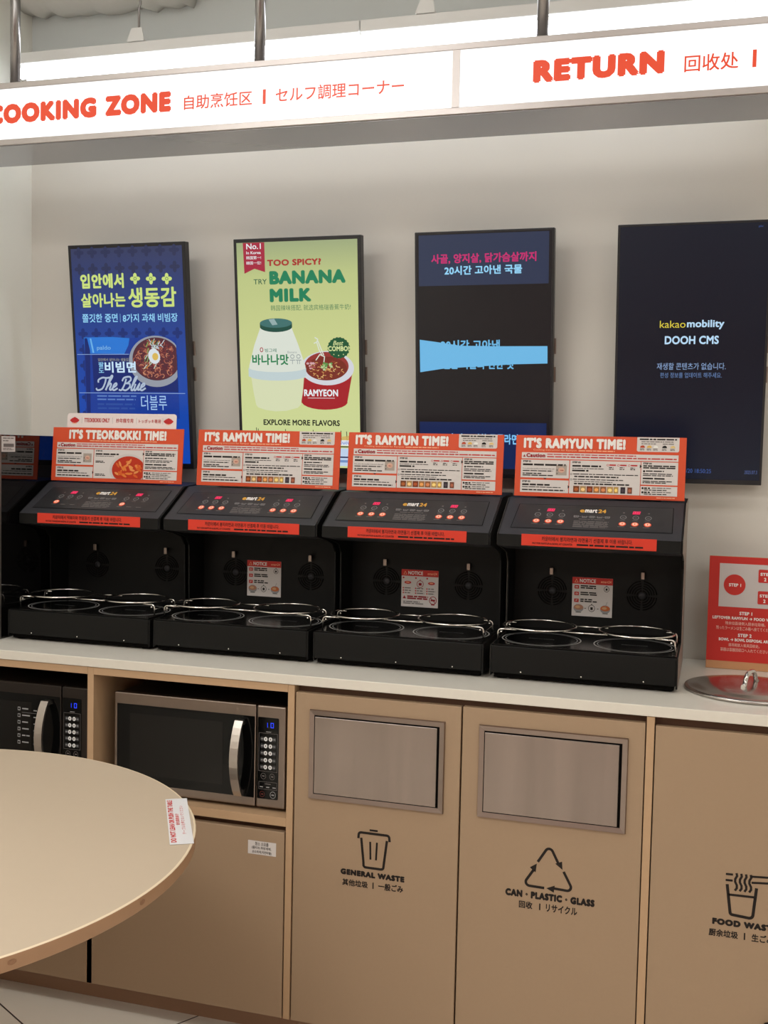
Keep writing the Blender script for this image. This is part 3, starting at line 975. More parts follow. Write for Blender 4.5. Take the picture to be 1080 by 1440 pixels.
        for u in (0.022, 0.0475, 0.073):
            b.ring(u, 0.0815, 0.0024, 0.0024, 0.0008, 2, inkR, 12)
            b.bars(u + 0.004, 0.0795, u + 0.0195, 0.0835, 1, inkR, 2, 25, 0.8, 0.0)
            b.bars(u + 0.003, 0.0690, u + 0.016, 0.0770, 2, inkK, 2, 26, 0.5, 0.2)
        b.bars(-0.0610, 0.0550, 0.0950, 0.0590, 1, inkK, 2, 27, 0.5, 0.0)
        b.bars(-0.0580, 0.0490, 0.0500, 0.0535, 1, inkK, 2, 28, 0.7, 0.1)
        b.bars(-0.0610, 0.0420, 0.0600, 0.0460, 1, inkK, 2, 29, 0.5, 0.0)
        b.bars(-0.0580, 0.0375, 0.0400, 0.0405, 1, inkK, 2, 30, 0.5, 0.1)
        b.bars(-0.0580, 0.0315, 0.0750, 0.0360, 1, inkK, 2, 31, 0.75, 0.1)
        for w in (0.0575, 0.0442):
            b.ring(-0.0655, w, 0.0020, 0.0020, 0.0007, 2, inkK, 10)
        pc = [(120, 66, 34), (176, 142, 96), (122, 58, 30), (166, 116, 66), (150, 96, 62), (190, 150, 92), (186, 148, 84), (52, 44, 50), (120, 70, 52)]
        for k in range(9):
            u = -0.0595 + k * 0.0163
            ww = 0.0148 if k not in (6, 7, 8) else 0.0112
            b.rect(u, 0.0132, u + ww, 0.0288, 2, ink('dish%d' % k, pc[k]))
            c2 = tuple(min(255, int(v * 1.5)) for v in pc[k])
            b.disc(u + ww / 2, 0.0205, ww * 0.33, 0.0042, 3, ink('dish_top%d' % k, c2), 12)
    b.bars(p3r + 0.006, 0.0745, r0 - 0.006, 0.0835, 2, inkK, 2, 32, 0.7, 0.05)
    b.disc(p3r + 0.0085, 0.0690, 0.0026, 0.0026, 2, inkK, 12)
    b.bars(p3r + 0.0125, 0.0665, r0 - 0.030, 0.0710, 1, inkK, 2, 33, 0.6, 0.1)
    b.bars(p3r + 0.006, 0.0560, r0 - 0.006, 0.0640, 2, inkK, 2, 34, 0.5, 0.2)
    b.bars(p3r + 0.006, 0.0475, r0 - 0.020, 0.0535, 1, inkK, 2, 35, 0.6, 0.3)
    b.bars(p3r + 0.006, 0.0390, r0 - 0.006, 0.0460, 2, inkK, 2, 36, 0.6, 0.3)
    for w in (0.0280, 0.0180):
        b.disc(p3r + 0.0065, w, 0.0026, 0.0026, 2, inkK, 12)
        b.bars(p3r + 0.010, w - 0.0025, p3r + 0.024, w + 0.0020, 1, inkK, 2, 37, 0.8, 0.0)
        b.bars(p3r + 0.028, w - 0.0015, r0 - 0.008, w + 0.0020, 1, inkG, 2, 38, 0.6, 0.2)
        b.bars(p3r + 0.010, w - 0.0065, r0 - 0.020, w - 0.0030, 1, inkK, 2, 39, 0.6, 0.4)
    b.bars(0.140, 0.0040, 0.183, 0.0065, 1, inkO, 2, 40, 0.8, 0.0)
    b.build('lettering', t)


poster(-1.6140, 'tteok', "orange IT'S TTEOKBOKKI TIME board with a picture of red rice cakes", 1)
poster(-1.1580, 'ramyun', "orange IT'S RAMYUN TIME board below the banana milk screen, beside the TTEOKBOKKI board", 2)
poster(-0.7250, 'ramyun', "orange IT'S RAMYUN TIME board in front of the dark screen with a light-blue band", 3)
poster(-0.2830, 'ramyun', "orange IT'S RAMYUN TIME board at the right end, in front of the DOOH CMS screen", 4)

# white card behind the tteokbokki board
t = thing('topper_card', 'white card with red bowls and TTEOKBOKKI ONLY, peeking up behind the leftmost board', 'card', (-1.6100, 0.3335, 1.3290), (math.radians(-4.5), 0, 0))
card_m = mat('glossy_card', (232, 220, 218), 0.18, spec=0.6, bump=0.9, bscale=28, coat=0.6)
b = MB()
P = arc((0.166, 0.182), 0.008, 0, 90, 4) + arc((-0.162, 0.182), 0.008, 90, 180, 4) + [(-0.170, 0.0), (0.174, 0.0)]
b.prism(P, 'y', 0.0, 0.0012, card_m)
solid(b).build('card', t)
b = MB(); b.M = Matrix.Translation((0, -0.0002, 0))
for u in (-0.146, 0.150):
    b.flat([(u - 0.015, 0.1705)] + [(u + 0.015 * math.cos(a), 0.1705 - 0.0085 * math.sin(a)) for a in (PI * 0.9, PI * .7, PI * .5, PI * .3, PI * .1)] + [(u + 0.015, 0.1705), (u + 0.008, 0.1755), (u, 0.1790), (u - 0.008, 0.1755)], 1, inkR)
    b.rect(u - 0.007, 0.1600, u + 0.007, 0.1622, 1, inkO)
b.text('TTEOKBOKKI ONLY', -0.1150, 0.1645, -0.0340, 0.1765, inkR, 1, 0.03)
b.text('炒年糕专用', -0.0135, 0.1640, 0.0405, 0.1765, inkR, 1, 0.01)
b.text('トッポッキ専用', 0.0580, 0.1640, 0.1260, 0.1750, inkR, 1, 0.01)
for u in (-0.1230, -0.0250, 0.0505, 0.1320):
    b.rect(u, 0.1610, u + 0.0006, 0.1790, 1, inkLG)
b.build('lettering', t)

# ------------------------------------------------------------------ black glass divider at the left end
t = thing('glass_divider', 'tall black glass divider standing left of the first cooker', 'divider', (-1.842, 0, CT))
div_m = mat('divider_glass', (12, 11, 11), 0.04, spec=0.6, coat=0.2)
b = MB(); b.box(-0.004, 0.0, 0.130, 0.560, 0.0, 0.552, div_m, 0.0006, 1)
solid(b).build('pane', t)
b = MB(); b.box(-0.0045, 0.0005, 0.122, 0.1295, 0.0, 0.552, mat('divider_edge', (120, 112, 105), 0.4, metal=0.6))
solid(b).build('edge_strip', t)
b = MB()
b.M = Matrix.Translation((0.0004, 0.0, 0.0)) @ Matrix.Rotation(PI / 2, 4, 'Z')
b.rect(0.130, 0.506, 0.190, 0.548, 1, paper_m)
b.bars(0.136, 0.539, 0.184, 0.544, 1, inkG, 2, 3, 0.5, 0.1)
b.bars(0.136, 0.532, 0.160, 0.537, 1, inkG, 2, 4, 0.5, 0.1)
b.rect(0.138, 0.519, 0.184, 0.528, 2, inkG)
b.bars(0.136, 0.509, 0.182, 0.516, 2, inkG, 2, 6, 0.5, 0.3)
b.build('price_sticker', t)


# ------------------------------------------------------------------ wall screens
TW, TH = 0.3745, 0.642
TILT = math.radians(6.5)


def screen(xc, label, w=TW):
    ct = Vector((xc, 0.475, 2.008)) - Vector((0, -math.sin(TILT), math.cos(TILT))) * (TH / 2)
    t = thing('wall_screen', label, 'television', ct, (TILT, 0, 0), 'portrait screens on the wall')
    hw, hh = w / 2, TH / 2 + 0.0065
    b = MB()
    b.box(-hw, hw, 0.0, 0.026, -hh, hh, tvb_m, 0.0012, 1)
    solid(b).build('housing', t)
    b = MB()
    b.box(-0.06, 0.06, 0.0262, 0.040, -0.10, 0.10, tvb_m)
    b.box(hw - 0.03, hw + 0.004, 0.0262, 0.034, 0.004, 0.045, steelf_m)
    b.box(hw - 0.03, hw + 0.004, 0.0262, 0.034, -0.070, -0.030, steelf_m)
    solid(b).build('wall_bracket', t)
    return t, hw, hh


def panel_rect(t, hw, hh, m, bl=0.0095, bt=0.0105, bb=0.016):
    b = MB(); b.M = Matrix.Translation((0, -0.0003, 0))
    b.rect(-hw + bl, -hh + bb, hw - bl, hh - bt, 1, m)
    return b.build('screen', t)


def vgrad(name, stops, k=1.0):
    """backlit picture ground, colours by height on the screen, duller advert tops from glare and viewing angle painted in"""
    M = bpy.data.materials.new(name)
    M.use_nodes = True
    n = M.node_tree
    bs = n.nodes['Principled BSDF']
    bs.inputs['Base Color'].default_value = (0.003, 0.003, 0.003, 1)
    bs.inputs['Roughness'].default_value = 0.25
    bs.inputs['Specular IOR Level'].default_value = 0.3
    tcn = n.nodes.new('ShaderNodeTexCoord')
    sp = n.nodes.new('ShaderNodeSeparateXYZ')
    rp = n.nodes.new('ShaderNodeValToRGB')
    n.links.new(tcn.outputs['Generated'], sp.inputs[0])
    n.links.new(sp.outputs[2], rp.inputs[0])
    n.links.new(rp.outputs[0], bs.inputs['Emission Color'])
    bs.inputs['Emission Strength'].default_value = k
    e = rp.color_ramp.elements
    e[0].position, e[0].color = stops[0][0], lin(stops[0][1])
    e[1].position, e[1].color = stops[-1][0], lin(stops[-1][1])
    for p, c in stops[1:-1]:
        q = e.new(p)
        q.color = lin(c)
    return M


# screen 1: blue noodle advert
t, hw, hh = screen(-1.674, 'blue screen advertising cold noodles in a packet, leftmost on the wall', 0.382)
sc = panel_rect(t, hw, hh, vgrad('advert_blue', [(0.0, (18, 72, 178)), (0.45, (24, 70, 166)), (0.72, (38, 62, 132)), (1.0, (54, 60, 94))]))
b = MB(); b.M = Matrix.Translation((0, -0.0003, 0))
fl_m = glow('flower_navy', (24, 46, 116))
fl2_m = glow('flower_dim', (44, 50, 84))  # top rows greyed to match the glare painted into the ground


def flower(u, w, r, m, layer, m2=None):
    for a in range(4):
        b.disc(u + r * 0.52 * math.cos(a * PI / 2), w + r * 0.52 * math.sin(a * PI / 2), r * 0.48 if a % 2 == 0 else r * 0.36, r * 0.36 if a % 2 == 0 else r * 0.48, layer + 0.05 * a, m, 14)
    b.disc(u, w, r * 0.30, r * 0.30, layer + 0.4, m2 or m, 14)
    if m2:
        b.disc(u, w, r * 0.20, r * 0.20, layer + 0.5, m, 12)


for j in range(14):
    for i in range(8):
        u = -0.155 + i * 0.0445
        w = 0.305 - j * 0.0470
        if not (-0.155 < u < 0.16 and w < 0.06) and w > -0.30 and abs(u) < hw - 0.028 and not (0.09 < w < 0.25 and -0.16 < u < 0.165):
            flower(u, w, 0.0165, fl_m if j > 2 else fl2_m, 1.5)
lime = glow('lime', (208, 228, 128), 1.0)
lime2 = glow('lime_dark', (60, 110, 90), 1.0)
b.text('입안에서', -0.154, 0.2010, -0.0099, 0.2440, lime, 3, 0.045)
b.text('살아나는', -0.155, 0.1465, -0.0072, 0.1880, lime, 3, 0.035)
b.text('생동감', 0.0026, 0.1440, 0.1583, 0.2015, lime, 3, 0.03)
for u, w in ((0.0276, 0.2268), (0.079, 0.2255), (0.130, 0.2243)):
    flower(u, w, 0.0165, lime, 3, lime2)
sky = glow('sky_blue_text', (150, 214, 250), 1.0)
b.text('쫄깃한 중면', -0.1543, 0.1030, -0.0360, 0.1280, sky, 3, 0.02)
b.rect(-0.0277, 0.1020, -0.0268, 0.1270, 3, sky)
b.text('8가지 과채 비빔장', -0.0189, 0.1020, 0.1595, 0.1265, sky, 3, 0.02)
pk0, pk1, pk2 = glow('packet_blue', (22, 58, 150)), glow('packet_bright', (40, 120, 214)), glow('packet_navy', (18, 38, 110))
b.flat([(-0.1531, 0.0593), (-0.06, 0.0600), (0.0, 0.0560), (0.07, 0.0600), (0.1515, 0.0584), (0.1530, -0.1789), (-0.1588, -0.1789)], 3, pk0)
b.flat([(-0.1531, 0.0593), (-0.06, 0.0600), (0.0, 0.0560), (-0.005, 0.0350), (-0.02, 0.0100), (-0.152, 0.0120)], 3.3, pk1)
b.flat([(-0.1510, 0.0570), (-0.1420, 0.0570), (-0.1340, 0.0200), (-0.1440, -0.1700), (-0.1560, -0.1700)], 3.5, pk2)
b.flat([(-0.1330, 0.0560), (-0.1280, 0.0560), (-0.1200, 0.0140), (-0.1260, 0.0140)], 3.6, glow('packet_shine', (110, 180, 236)))
b.flat([(-0.1280, 0.0080), (0.1530, 0.0080), (0.1520, -0.1010), (-0.1280, -0.1010)], 3.4, pk2)
linew = glow('line_pale', (160, 190, 235), 0.9)
b.rect(-0.178, 0.0085, -0.004, 0.0100, 4.2, linew)
b.rect(-0.178, -0.1058, 0.174, -0.1042, 4.2, linew)
b.text('paldo', -0.1104, 0.0190, -0.0638, 0.0350, glow('logo_blue', (120, 176, 228)), 4, 0.02)
b.text('입안에서 살아나는 생동감', -0.1088, -0.0110, -0.0065, -0.0020, glow('khaki_text', (160, 160, 140)), 4, 0.01)
b.text('팔', -0.1083, -0.0285, -0.0905, -0.0135, sky, 4, 0.02)
b.text('도', -0.1083, -0.0450, -0.0905, -0.0310, sky, 4, 0.02)
b.text('비빔면', -0.0869, -0.0450, 0.0174, -0.0120, glow('white_blue', (206, 234, 255)), 6.5, 0.03)
b.text('더블루', 0.0284, -0.1545, 0.1131, -0.1110, glow('pale_title', (170, 205, 245)), 4, -0.005)
b.bars(-0.1180, -0.1320, 0.0200, -0.1120, 2, glow('fine_print', (96, 130, 196)), 4, 61, 0.4, 0.1)
b.bars(-0.1180, -0.1600, 0.0200, -0.1360, 2, glow('fine_print2', (44, 80, 160)), 4, 62, 0.4, 0.1)


def clipdisc(c0, c1, ru, rw, layer, mm, umax):
    b.flat([(min(c0 + ru * math.cos(2 * PI * k / 48), umax), c1 + rw * math.sin(2 * PI * k / 48)) for k in range(48)], layer, mm)


clipdisc(0.0835, -0.0120, 0.0885, 0.0745, 5, glow('bowl_rim', (150, 156, 168)), 0.1515)
clipdisc(0.0850, -0.0050, 0.0780, 0.0625, 5.3, glow('bowl_in', (84, 40, 52)), 0.1515)
rr = random.Random(3)
nood = [glow('noodle_a', (168, 96, 78)), glow('noodle_b', (132, 60, 56)), glow('noodle_c', (196, 130, 100)), glow('noodle_d', (104, 38, 48))]
for k in range(210):
    a, d = rr.random() * 2 * PI, math.sqrt(rr.random()) * 0.88
    u, w = 0.085 + 0.078 * d * math.cos(a), -0.005 + 0.060 * d * math.sin(a)
    if u < 0.137:
        a0 = rr.random() * 6
        b.stroke([(min(u + 0.007 * math.cos(a0 + q * 0.7), 0.151), w + 0.006 * math.sin(a0 + q * 0.7)) for q in range(5)], 0.0024, 5.5 + k * 0.0025, nood[k % 4])
for k in range(26):
    u, w = 0.055 + rr.uniform(-0.012, 0.035), 0.010 + rr.uniform(-0.045, 0.032)
    a0 = rr.uniform(0.7, 1.4)
    c = [glow('leaf_a', (120, 168, 92)), glow('leaf_b', (70, 130, 84)), glow('leaf_c', (190, 206, 190)), glow('carrot', (206, 140, 70))][k % 4 if w > -0.02 else 1 + k % 3]
    b.stroke([(u, w), (u + 0.016 * math.cos(a0), w + 0.016 * math.sin(a0))], 0.0026, 6.1 + 0.01 * k, c)
for k in range(20):
    u, w = 0.086 + rr.uniform(-0.016, 0.022), 0.034 + rr.uniform(-0.010, 0.010)
    b.stroke([(u, w), (u + rr.uniform(-0.012, 0.012), w + rr.uniform(-0.012, 0.012))], 0.0022, 6.4 + 0.01 * k, glow('radish', (200, 214, 222)))
b.disc(0.0790, 0.0030, 0.0188, 0.0225, 7, glow('egg_white', (220, 228, 234)), 28, 0.35)
b.disc(0.0825, 0.0020, 0.0098, 0.0108, 7.4, glow('yolk', (222, 186, 90)), 20)
silver = glow('script_silver', (176, 192, 214))


def script(strokes, u0, w0, sc, layer, mm, t0=0.0052):
    for n_, pts in enumerate(strokes):
        P = []
        for i in range(len(pts) - 1):
            p0, p1, p2, p3 = pts[max(i - 1, 0)], pts[i], pts[i + 1], pts[min(i + 2, len(pts) - 1)]
            for q in range(6):
                x = q / 6
                P.append(tuple(0.5 * (2 * p1[c] + (p2[c] - p0[c]) * x + (2 * p0[c] - 5 * p1[c] + 4 * p2[c] - p3[c]) * x * x + (3 * p1[c] - p0[c] - 3 * p2[c] + p3[c]) * x ** 3) for c in (0, 1)))
        P.append(pts[-1])
        b.stroke([(u0 + x * sc + y * sc * 0.38, w0 + y * sc) for x, y in P], t0, layer + 0.05 * n_, mm)


script([
    [(-0.30, 0.52), (-0.36, 0.70), (-0.10, 0.86), (0.25, 0.84), (0.62, 0.90)],                     # bar of the T
    [(0.18, 0.86), (0.22, 0.50), (0.12, 0.10), (-0.20, 0.0), (-0.36, 0.14)],                        # stem of the T
    [(0.42, 0.0), (0.52, 0.45), (0.66, 0.92), (0.56, 0.98), (0.50, 0.60), (0.44, 0.0)],             # h
    [(0.46, 0.20), (0.62, 0.46), (0.74, 0.38), (0.72, 0.08), (0.84, 0.02), (0.94, 0.16)],
    [(0.94, 0.16), (1.16, 0.34), (1.10, 0.48), (0.96, 0.36), (0.96, 0.08), (1.10, 0.0), (1.32, 0.14)],  # e
    [(1.78, 0.78), (1.78, 0.40), (1.66, 0.02), (1.44, 0.04)],                                       # B
    [(1.52, 0.62), (1.60, 0.86), (2.00, 0.92), (2.16, 0.72), (1.98, 0.50), (1.80, 0.48)],
    [(1.84, 0.48), (2.16, 0.44), (2.22, 0.20), (2.00, 0.0), (1.72, 0.06)],
    [(2.34, 0.12), (2.54, 0.70), (2.56, 0.94), (2.44, 0.80), (2.40, 0.10), (2.52, 0.0), (2.62, 0.14)],  # l
    [(2.62, 0.44), (2.62, 0.08), (2.76, 0.02), (2.92, 0.44), (2.90, 0.08), (3.02, 0.04), (3.10, 0.14)],  # u
    [(3.10, 0.16), (3.32, 0.34), (3.26, 0.48), (3.12, 0.36), (3.12, 0.08), (3.26, 0.0), (3.48, 0.16)],  # e
], -0.1060, -0.0965, 0.0430, 7.6, silver)
b.build('picture', sc)

# screen 2: banana milk advert
t, hw, hh = screen(-1.1435, 'pale green screen showing a banana milk bottle and a red noodle bowl', 0.377)
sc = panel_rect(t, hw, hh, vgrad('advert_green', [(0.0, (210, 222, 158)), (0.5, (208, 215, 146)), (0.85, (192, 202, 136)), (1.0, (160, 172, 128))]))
b = MB(); b.M = Matrix.Translation((0, -0.0003, 0))
crim, whit = glow('crimson', (168, 36, 62)), glow('screen_white', (236, 240, 244))
b.flat([(-0.1593, 0.3165), (-0.0940, 0.3165), (-0.0940, 0.2350), (-0.1260, 0.2450), (-0.1570, 0.2320)], 2, crim)
b.text('No.1', -0.1487, 0.2985, -0.1046, 0.3140, whit, 3, 0.02)
b.text('In Korea', -0.1492, 0.2850, -0.1053, 0.2930, whit, 3, 0.02)
b.text('韩国第一!', -0.1497, 0.2705, -0.1048, 0.2800, whit, 3, 0.01)
b.text('韓国一位!', -0.1502, 0.2565, -0.1052, 0.2655, whit, 3, 0.01)
gd, gm, bl = glow('type_green', (20, 128, 88)), glow('type_green_soft', (74, 128, 86)), glow('type_black', (26, 34, 30))
b.text('TOO SPICY?', -0.087, 0.2510, 0.0733, 0.2685, glow('type_red', (172, 44, 42)), 2, 0.05)
b.text('TRY', -0.1297, 0.2020, -0.0896, 0.2160, glow('type_green_dark', (30, 92, 66)), 2, 0.01)
b.text('BANANA', -0.0817, 0.2005, 0.1439, 0.2375, gd, 2, 0.075)
b.text('MILK', -0.0821, 0.1520, 0.0428, 0.1890, gd, 2, 0.075)
b.text('韩国辣味搭配, 就选宾格瑞香蕉牛奶!', -0.0799, 0.1275, 0.1573, 0.1435, gm, 2, 0.0)
b.text('EXPLORE MORE FLAVORS', -0.1121, -0.1935, 0.1194, -0.1770, bl, 2, 0.035)
# noodle bowl
b.flat([(0.0075, -0.0500), (0.0060, -0.1300)] + [(0.075 + 0.069 * math.cos(math.radians(a)), -0.1250 + 0.0230 * math.sin(math.radians(a))) for a in range(190, 351, 16)] + [(0.1430, -0.1250), (0.1580, -0.0500)], 2, glow('bowl_red', (166, 24, 36)))
b.disc(0.0850, -0.0320, 0.0790, 0.0475, 2.4, glow('bowl_white', (214, 216, 224)), 40)
b.disc(0.0830, -0.0260, 0.0655, 0.0390, 2.7, glow('bowl_wall', (150, 48, 44)), 40)
b.disc(0.0820, -0.0330, 0.0615, 0.0330, 2.9, glow('soup', (122, 40, 28)), 40)
n2 = [glow('noodle_e', (214, 160, 92)), glow('noodle_f', (150, 70, 40)), glow('noodle_g', (230, 190, 120)), glow('noodle_h', (110, 34, 34))]
for k in range(80):
    a, d = rr.random() * 2 * PI, math.sqrt(rr.random()) * 0.9
    u, w = 0.083 + 0.057 * d * math.cos(a), -0.037 + 0.026 * d * math.sin(a)
    a0 = rr.random() * 6
    b.stroke([(u + 0.0050 * math.cos(a0 + q * 0.8), w + 0.0030 * math.sin(a0 + q * 0.8)) for q in range(4)], 0.0019, 3.2 + k * 0.005, n2[k % 4])
for k in range(16):
    b.disc(0.0760 + rr.uniform(-0.008, 0.022), -0.028 + rr.uniform(-0.010, 0.010), 0.0042, 0.0034, 3.8 + k * 0.01, [glow('spring_onion', (92, 150, 72)), glow('onion_pale', (186, 206, 150))][k % 2], 10)
for k in range(10):
    b.disc(0.0300 + rr.uniform(-0.004, 0.024), -0.026 + rr.uniform(-0.010, 0.010), 0.0044, 0.0032, 3.8 + k * 0.01, [glow('meat', (170, 84, 84)), glow('meat_pale', (214, 170, 176))][k % 2], 10)
steam = glow('steam', (222, 228, 214))
for q in ([(0.0500, 0.0535), (0.0590, 0.0480), (0.0560, 0.0400), (0.0470, 0.0370)], [(0.0550, 0.0420), (0.0620, 0.0200), (0.0720, 0.0020)], [(0.0590, 0.0440), (0.0680, 0.0220), (0.0760, 0.0040)], [(0.0520, -0.0100), (0.0640, 0.0060), (0.0780, 0.0000), (0.0760, -0.0150)]):
    b.stroke(q, 0.0030, 4.2, steam)
b.M = Matrix.Translation((0, -0.0003, 0)) @ Matrix.Rotation(0.0, 4, 'Y')
b.text('RAMYEON', 0.0145, -0.1105, 0.1158, -0.0910, whit, 3, 0.04)
b.rect(0.0250, -0.1160, 0.1060, -0.1148, 3, whit)
# bottle
bt, bl2 = glow('bottle_cream', (218, 224, 184)), glow('bottle_pale', (222, 228, 216))
b.flat([(-0.1130, 0.0820), (-0.0185, 0.0810), (0.0000, 0.0350), (0.0205, -0.0250), (0.0222, -0.0585), (-0.1524, -0.0560), (-0.1505, -0.0250), (-0.1330, 0.0330)], 5, bl2)
b.flat([(-0.1458, -0.0540), (0.0158, -0.0560), (0.0110, -0.1000), (0.0040, -0.1342), (-0.0050, -0.1430), (-0.0400, -0.1520), (-0.0736, -0.1540), (-0.1050, -0.1500), (-0.1270, -0.1430), (-0.1326, -0.1360), (-0.1400, -0.0980)], 4.8, bt)
b.flat([(-0.1530, -0.0300)] + [(-0.065 + 0.0875 * math.cos(math.radians(a)), -0.0300 - 0.0130 * math.sin(math.radians(a))) for a in range(165, 14, -15)] + [(0.0225, -0.0300), (0.0225, -0.0540)] + [(-0.065 + 0.0865 * math.cos(math.radians(a)), -0.0530 - 0.0140 * math.sin(math.radians(a))) for a in range(15, 166, 15)] + [(-0.1530, -0.0540)], 5.3, glow('bottle_band', (196, 212, 214)))
b.disc(-0.0652, 0.0840, 0.0490, 0.0150, 5.6, glow('cap_side', (16, 74, 62)), 32)
b.rect(-0.1140, 0.0840, -0.0165, 0.0930, 5.7, glow('cap_side', (16, 74, 62)))
b.disc(-0.0652, 0.0940, 0.0488, 0.0130, 5.8, glow('cap_top', (60, 112, 110)), 32)
b.flat([(-0.0870, 0.1040), (-0.0700, 0.1060), (-0.0600, 0.0900), (-0.0760, 0.0880)], 5.9, glow('cap_print', (150, 176, 176)))
b.text('빙그레', -0.1010, 0.0130, -0.0658, 0.0235, glow('maker_green', (40, 120, 100)), 6, 0.01)
b.ring(-0.1110, 0.0200, 0.0042, 0.0058, 0.0022, 6, crim, 16)
b.text('바나나맛', -0.1407, -0.0230, -0.0292, 0.0075, glow('bottle_type', (28, 128, 78)), 6, 0.03)
b.text('우유', -0.0260, -0.0205, 0.0085, 0.0070, glow('bottle_grey', (150, 160, 160)), 6, 0.0)
b.text('Banana', -0.0320, 0.0100, -0.0040, 0.0160, glow('bottle_grey', (150, 160, 160)), 6, 0.0)
# badge
bg, by = glow('badge_green', (18, 84, 50)), glow('badge_cream', (216, 228, 160))
b.flat([(0.1204 + (0.0335 if k % 2 else 0.0310) * math.cos(2 * PI * k / 40), 0.0240 + (0.0300 if k % 2 else 0.0280) * math.sin(2 * PI * k / 40)) for k in range(40)], 5, bg)
b.text('Best', 0.1040, 0.0310, 0.1345, 0.0435, by, 6, 0.01, 0.3)
b.text('COMBO!', 0.0895, 0.0150, 0.1515, 0.0290, by, 6, 0.04)
for u in (0.1060, 0.1200, 0.1340):
    b.disc(u, 0.0060 if u != 0.12 else 0.0030, 0.0016, 0.0016, 6, by, 8)
# tops of the flavours row, mostly behind the boards
for u, w in ((-0.1346, -0.2009), (-0.1290, -0.2040), (-0.0450, -0.2042), (0.0392, -0.2052), (0.1222, -0.2062), (0.1391, -0.2082)):
    b.stroke([(u, w), (u + 0.0015, w - 0.030)], 0.0022, 3, glow('straw', (70, 84, 60)))
for u, c in ((-0.118, (214, 214, 224)), (-0.034, (206, 190, 200)), (0.050, (214, 220, 206)), (0.132, (196, 216, 240))):
    b.rect(u - 0.026, -0.3060, u + 0.026, -0.2560, 3, glow('carton%d' % c[0], c))
    b.rect(u - 0.026, -0.2530, u + 0.026, -0.2500, 3, bl)
    b.rect(u - 0.024, -0.2480, u + 0.024, -0.2330, 3, whit)
    b.flat([(u - 0.022, -0.2330), (u + 0.022, -0.2330), (u + 0.014, -0.2200), (u - 0.012, -0.2240)], 3, glow('drink_yellow', (214, 186, 110)))
    b.text('BANANA', u - 0.020, -0.2450, u + 0.020, -0.2360, glow('type_blue', (110, 140, 210)), 4, 0.02)
    b.rect(u - 0.020, -0.2830, u + 0.014, -0.2790, 4, glow('carton_navy', (40, 50, 90)))
    b.rect(u - 0.024, -0.2960, u + 0.024, -0.2890, 4, glow('carton_blue', (120, 150, 200)))
b.build('picture', sc)

# screen 3: mostly dark, light-blue band
t, hw, hh = screen(-0.6163, 'dark screen with a light-blue band and pink Korean lettering', 0.3735)
sc = panel_rect(t, hw, hh, glow('screen_dark', (30, 27, 30), 0.8), 0.006, 0.006, 0.010)
b = MB(); b.M = Matrix.Translation((0, -0.0003, 0))
b.rect(-0.1755, 0.1865, 0.1735, 0.3190, 2, glow('slate', (44, 54, 80)))
b.text('사골, 양지살, 닭가슴살까지', -0.1407, 0.2430, 0.1409, 0.2690, glow('magenta', (198, 44, 112)), 3, 0.035)
b.text('20시간 고아낸 국물', -0.1048, 0.2135, 0.1040, 0.2375, glow('pale_cyan', (150, 214, 250)), 3, 0.035)
cy = glow('cyan', (112, 188, 234))
b.text('20시간 고아낸', -0.1154, 0.0170, 0.0466, 0.0430, cy, 3, 0.035)
b.text('깊은 사골의 진한 맛', -0.1089, -0.0350, 0.0851, -0.0090, cy, 3, 0.035)
b.flat([(-0.174, 0.0444), (-0.173, -0.0429), (-0.1089, -0.0335), (-0.039, -0.0290), (0.0852, -0.0219), (0.1733, -0.0200), (0.1727, 0.0252), (0.0467, 0.0256), (-0.0608, 0.0275), (-0.1307, 0.0385)], 4, cy)
b.rect(-0.1755, -0.3020, 0.1725, -0.1775, 2, glow('navy_panel', (24, 40, 84)))
b.text('더 깊고 진한 국물라면', -0.0982, -0.2360, 0.0970, -0.2080, glow('cyan_bright', (130, 200, 250)), 3, 0.035)
b.build('picture', sc)

# screen 4: standby message
t, hw, hh = screen(-0.0832, 'dark blue screen with the DOOH CMS message, rightmost on the wall', 0.371)
sc = panel_rect(t, hw, hh, vgrad('standby_navy', [(0.0, (14, 22, 38)), (0.5, (16, 20, 32)), (1.0, (22, 28, 40))]), 0.006, 0.006, 0.012)
b = MB(); b.M = Matrix.Translation((0, -0.0003, 0))
b.text('kakao', -0.0756, 0.0690, -0.0125, 0.0870, glow('yellow_type', (226, 208, 70)), 2, 0.0)
ic = glow('icy', (190, 224, 250))
b.text('mobility', -0.0090, 0.0640, 0.0811, 0.0880, ic, 2, 0.03)
b.text('DOOH CMS', -0.0623, 0.0275, 0.0693, 0.0485, ic, 2, 0.035)
st = glow('soft_blue', (140, 168, 210))
b.text('재생할 콘텐츠가 없습니다.', -0.0800, -0.0365, 0.0884, -0.0190, st, 2, 0.005)
b.text('편성 정보를 업데이트 해주세요.', -0.0711, -0.0570, 0.0798, -0.0435, glow('soft_blue2', (104, 134, 184)), 2, 0.0)
b.text('2026/07/20 18:50:25', -0.0400, -0.2995, 0.0624, -0.2890, glow('dim_blue', (62, 92, 160)), 2, 0.0)
b.text('2025.07.3', 0.1436, -0.2990, 0.1740, -0.2900, glow('dim_blue2', (84, 104, 160)), 2, 0.0)
b.text('pbc', 0.1531, 0.3085, 0.1639, 0.3145, glow('dim_blue', (62, 92, 160)), 2, 0.0)
b.build('picture', sc)

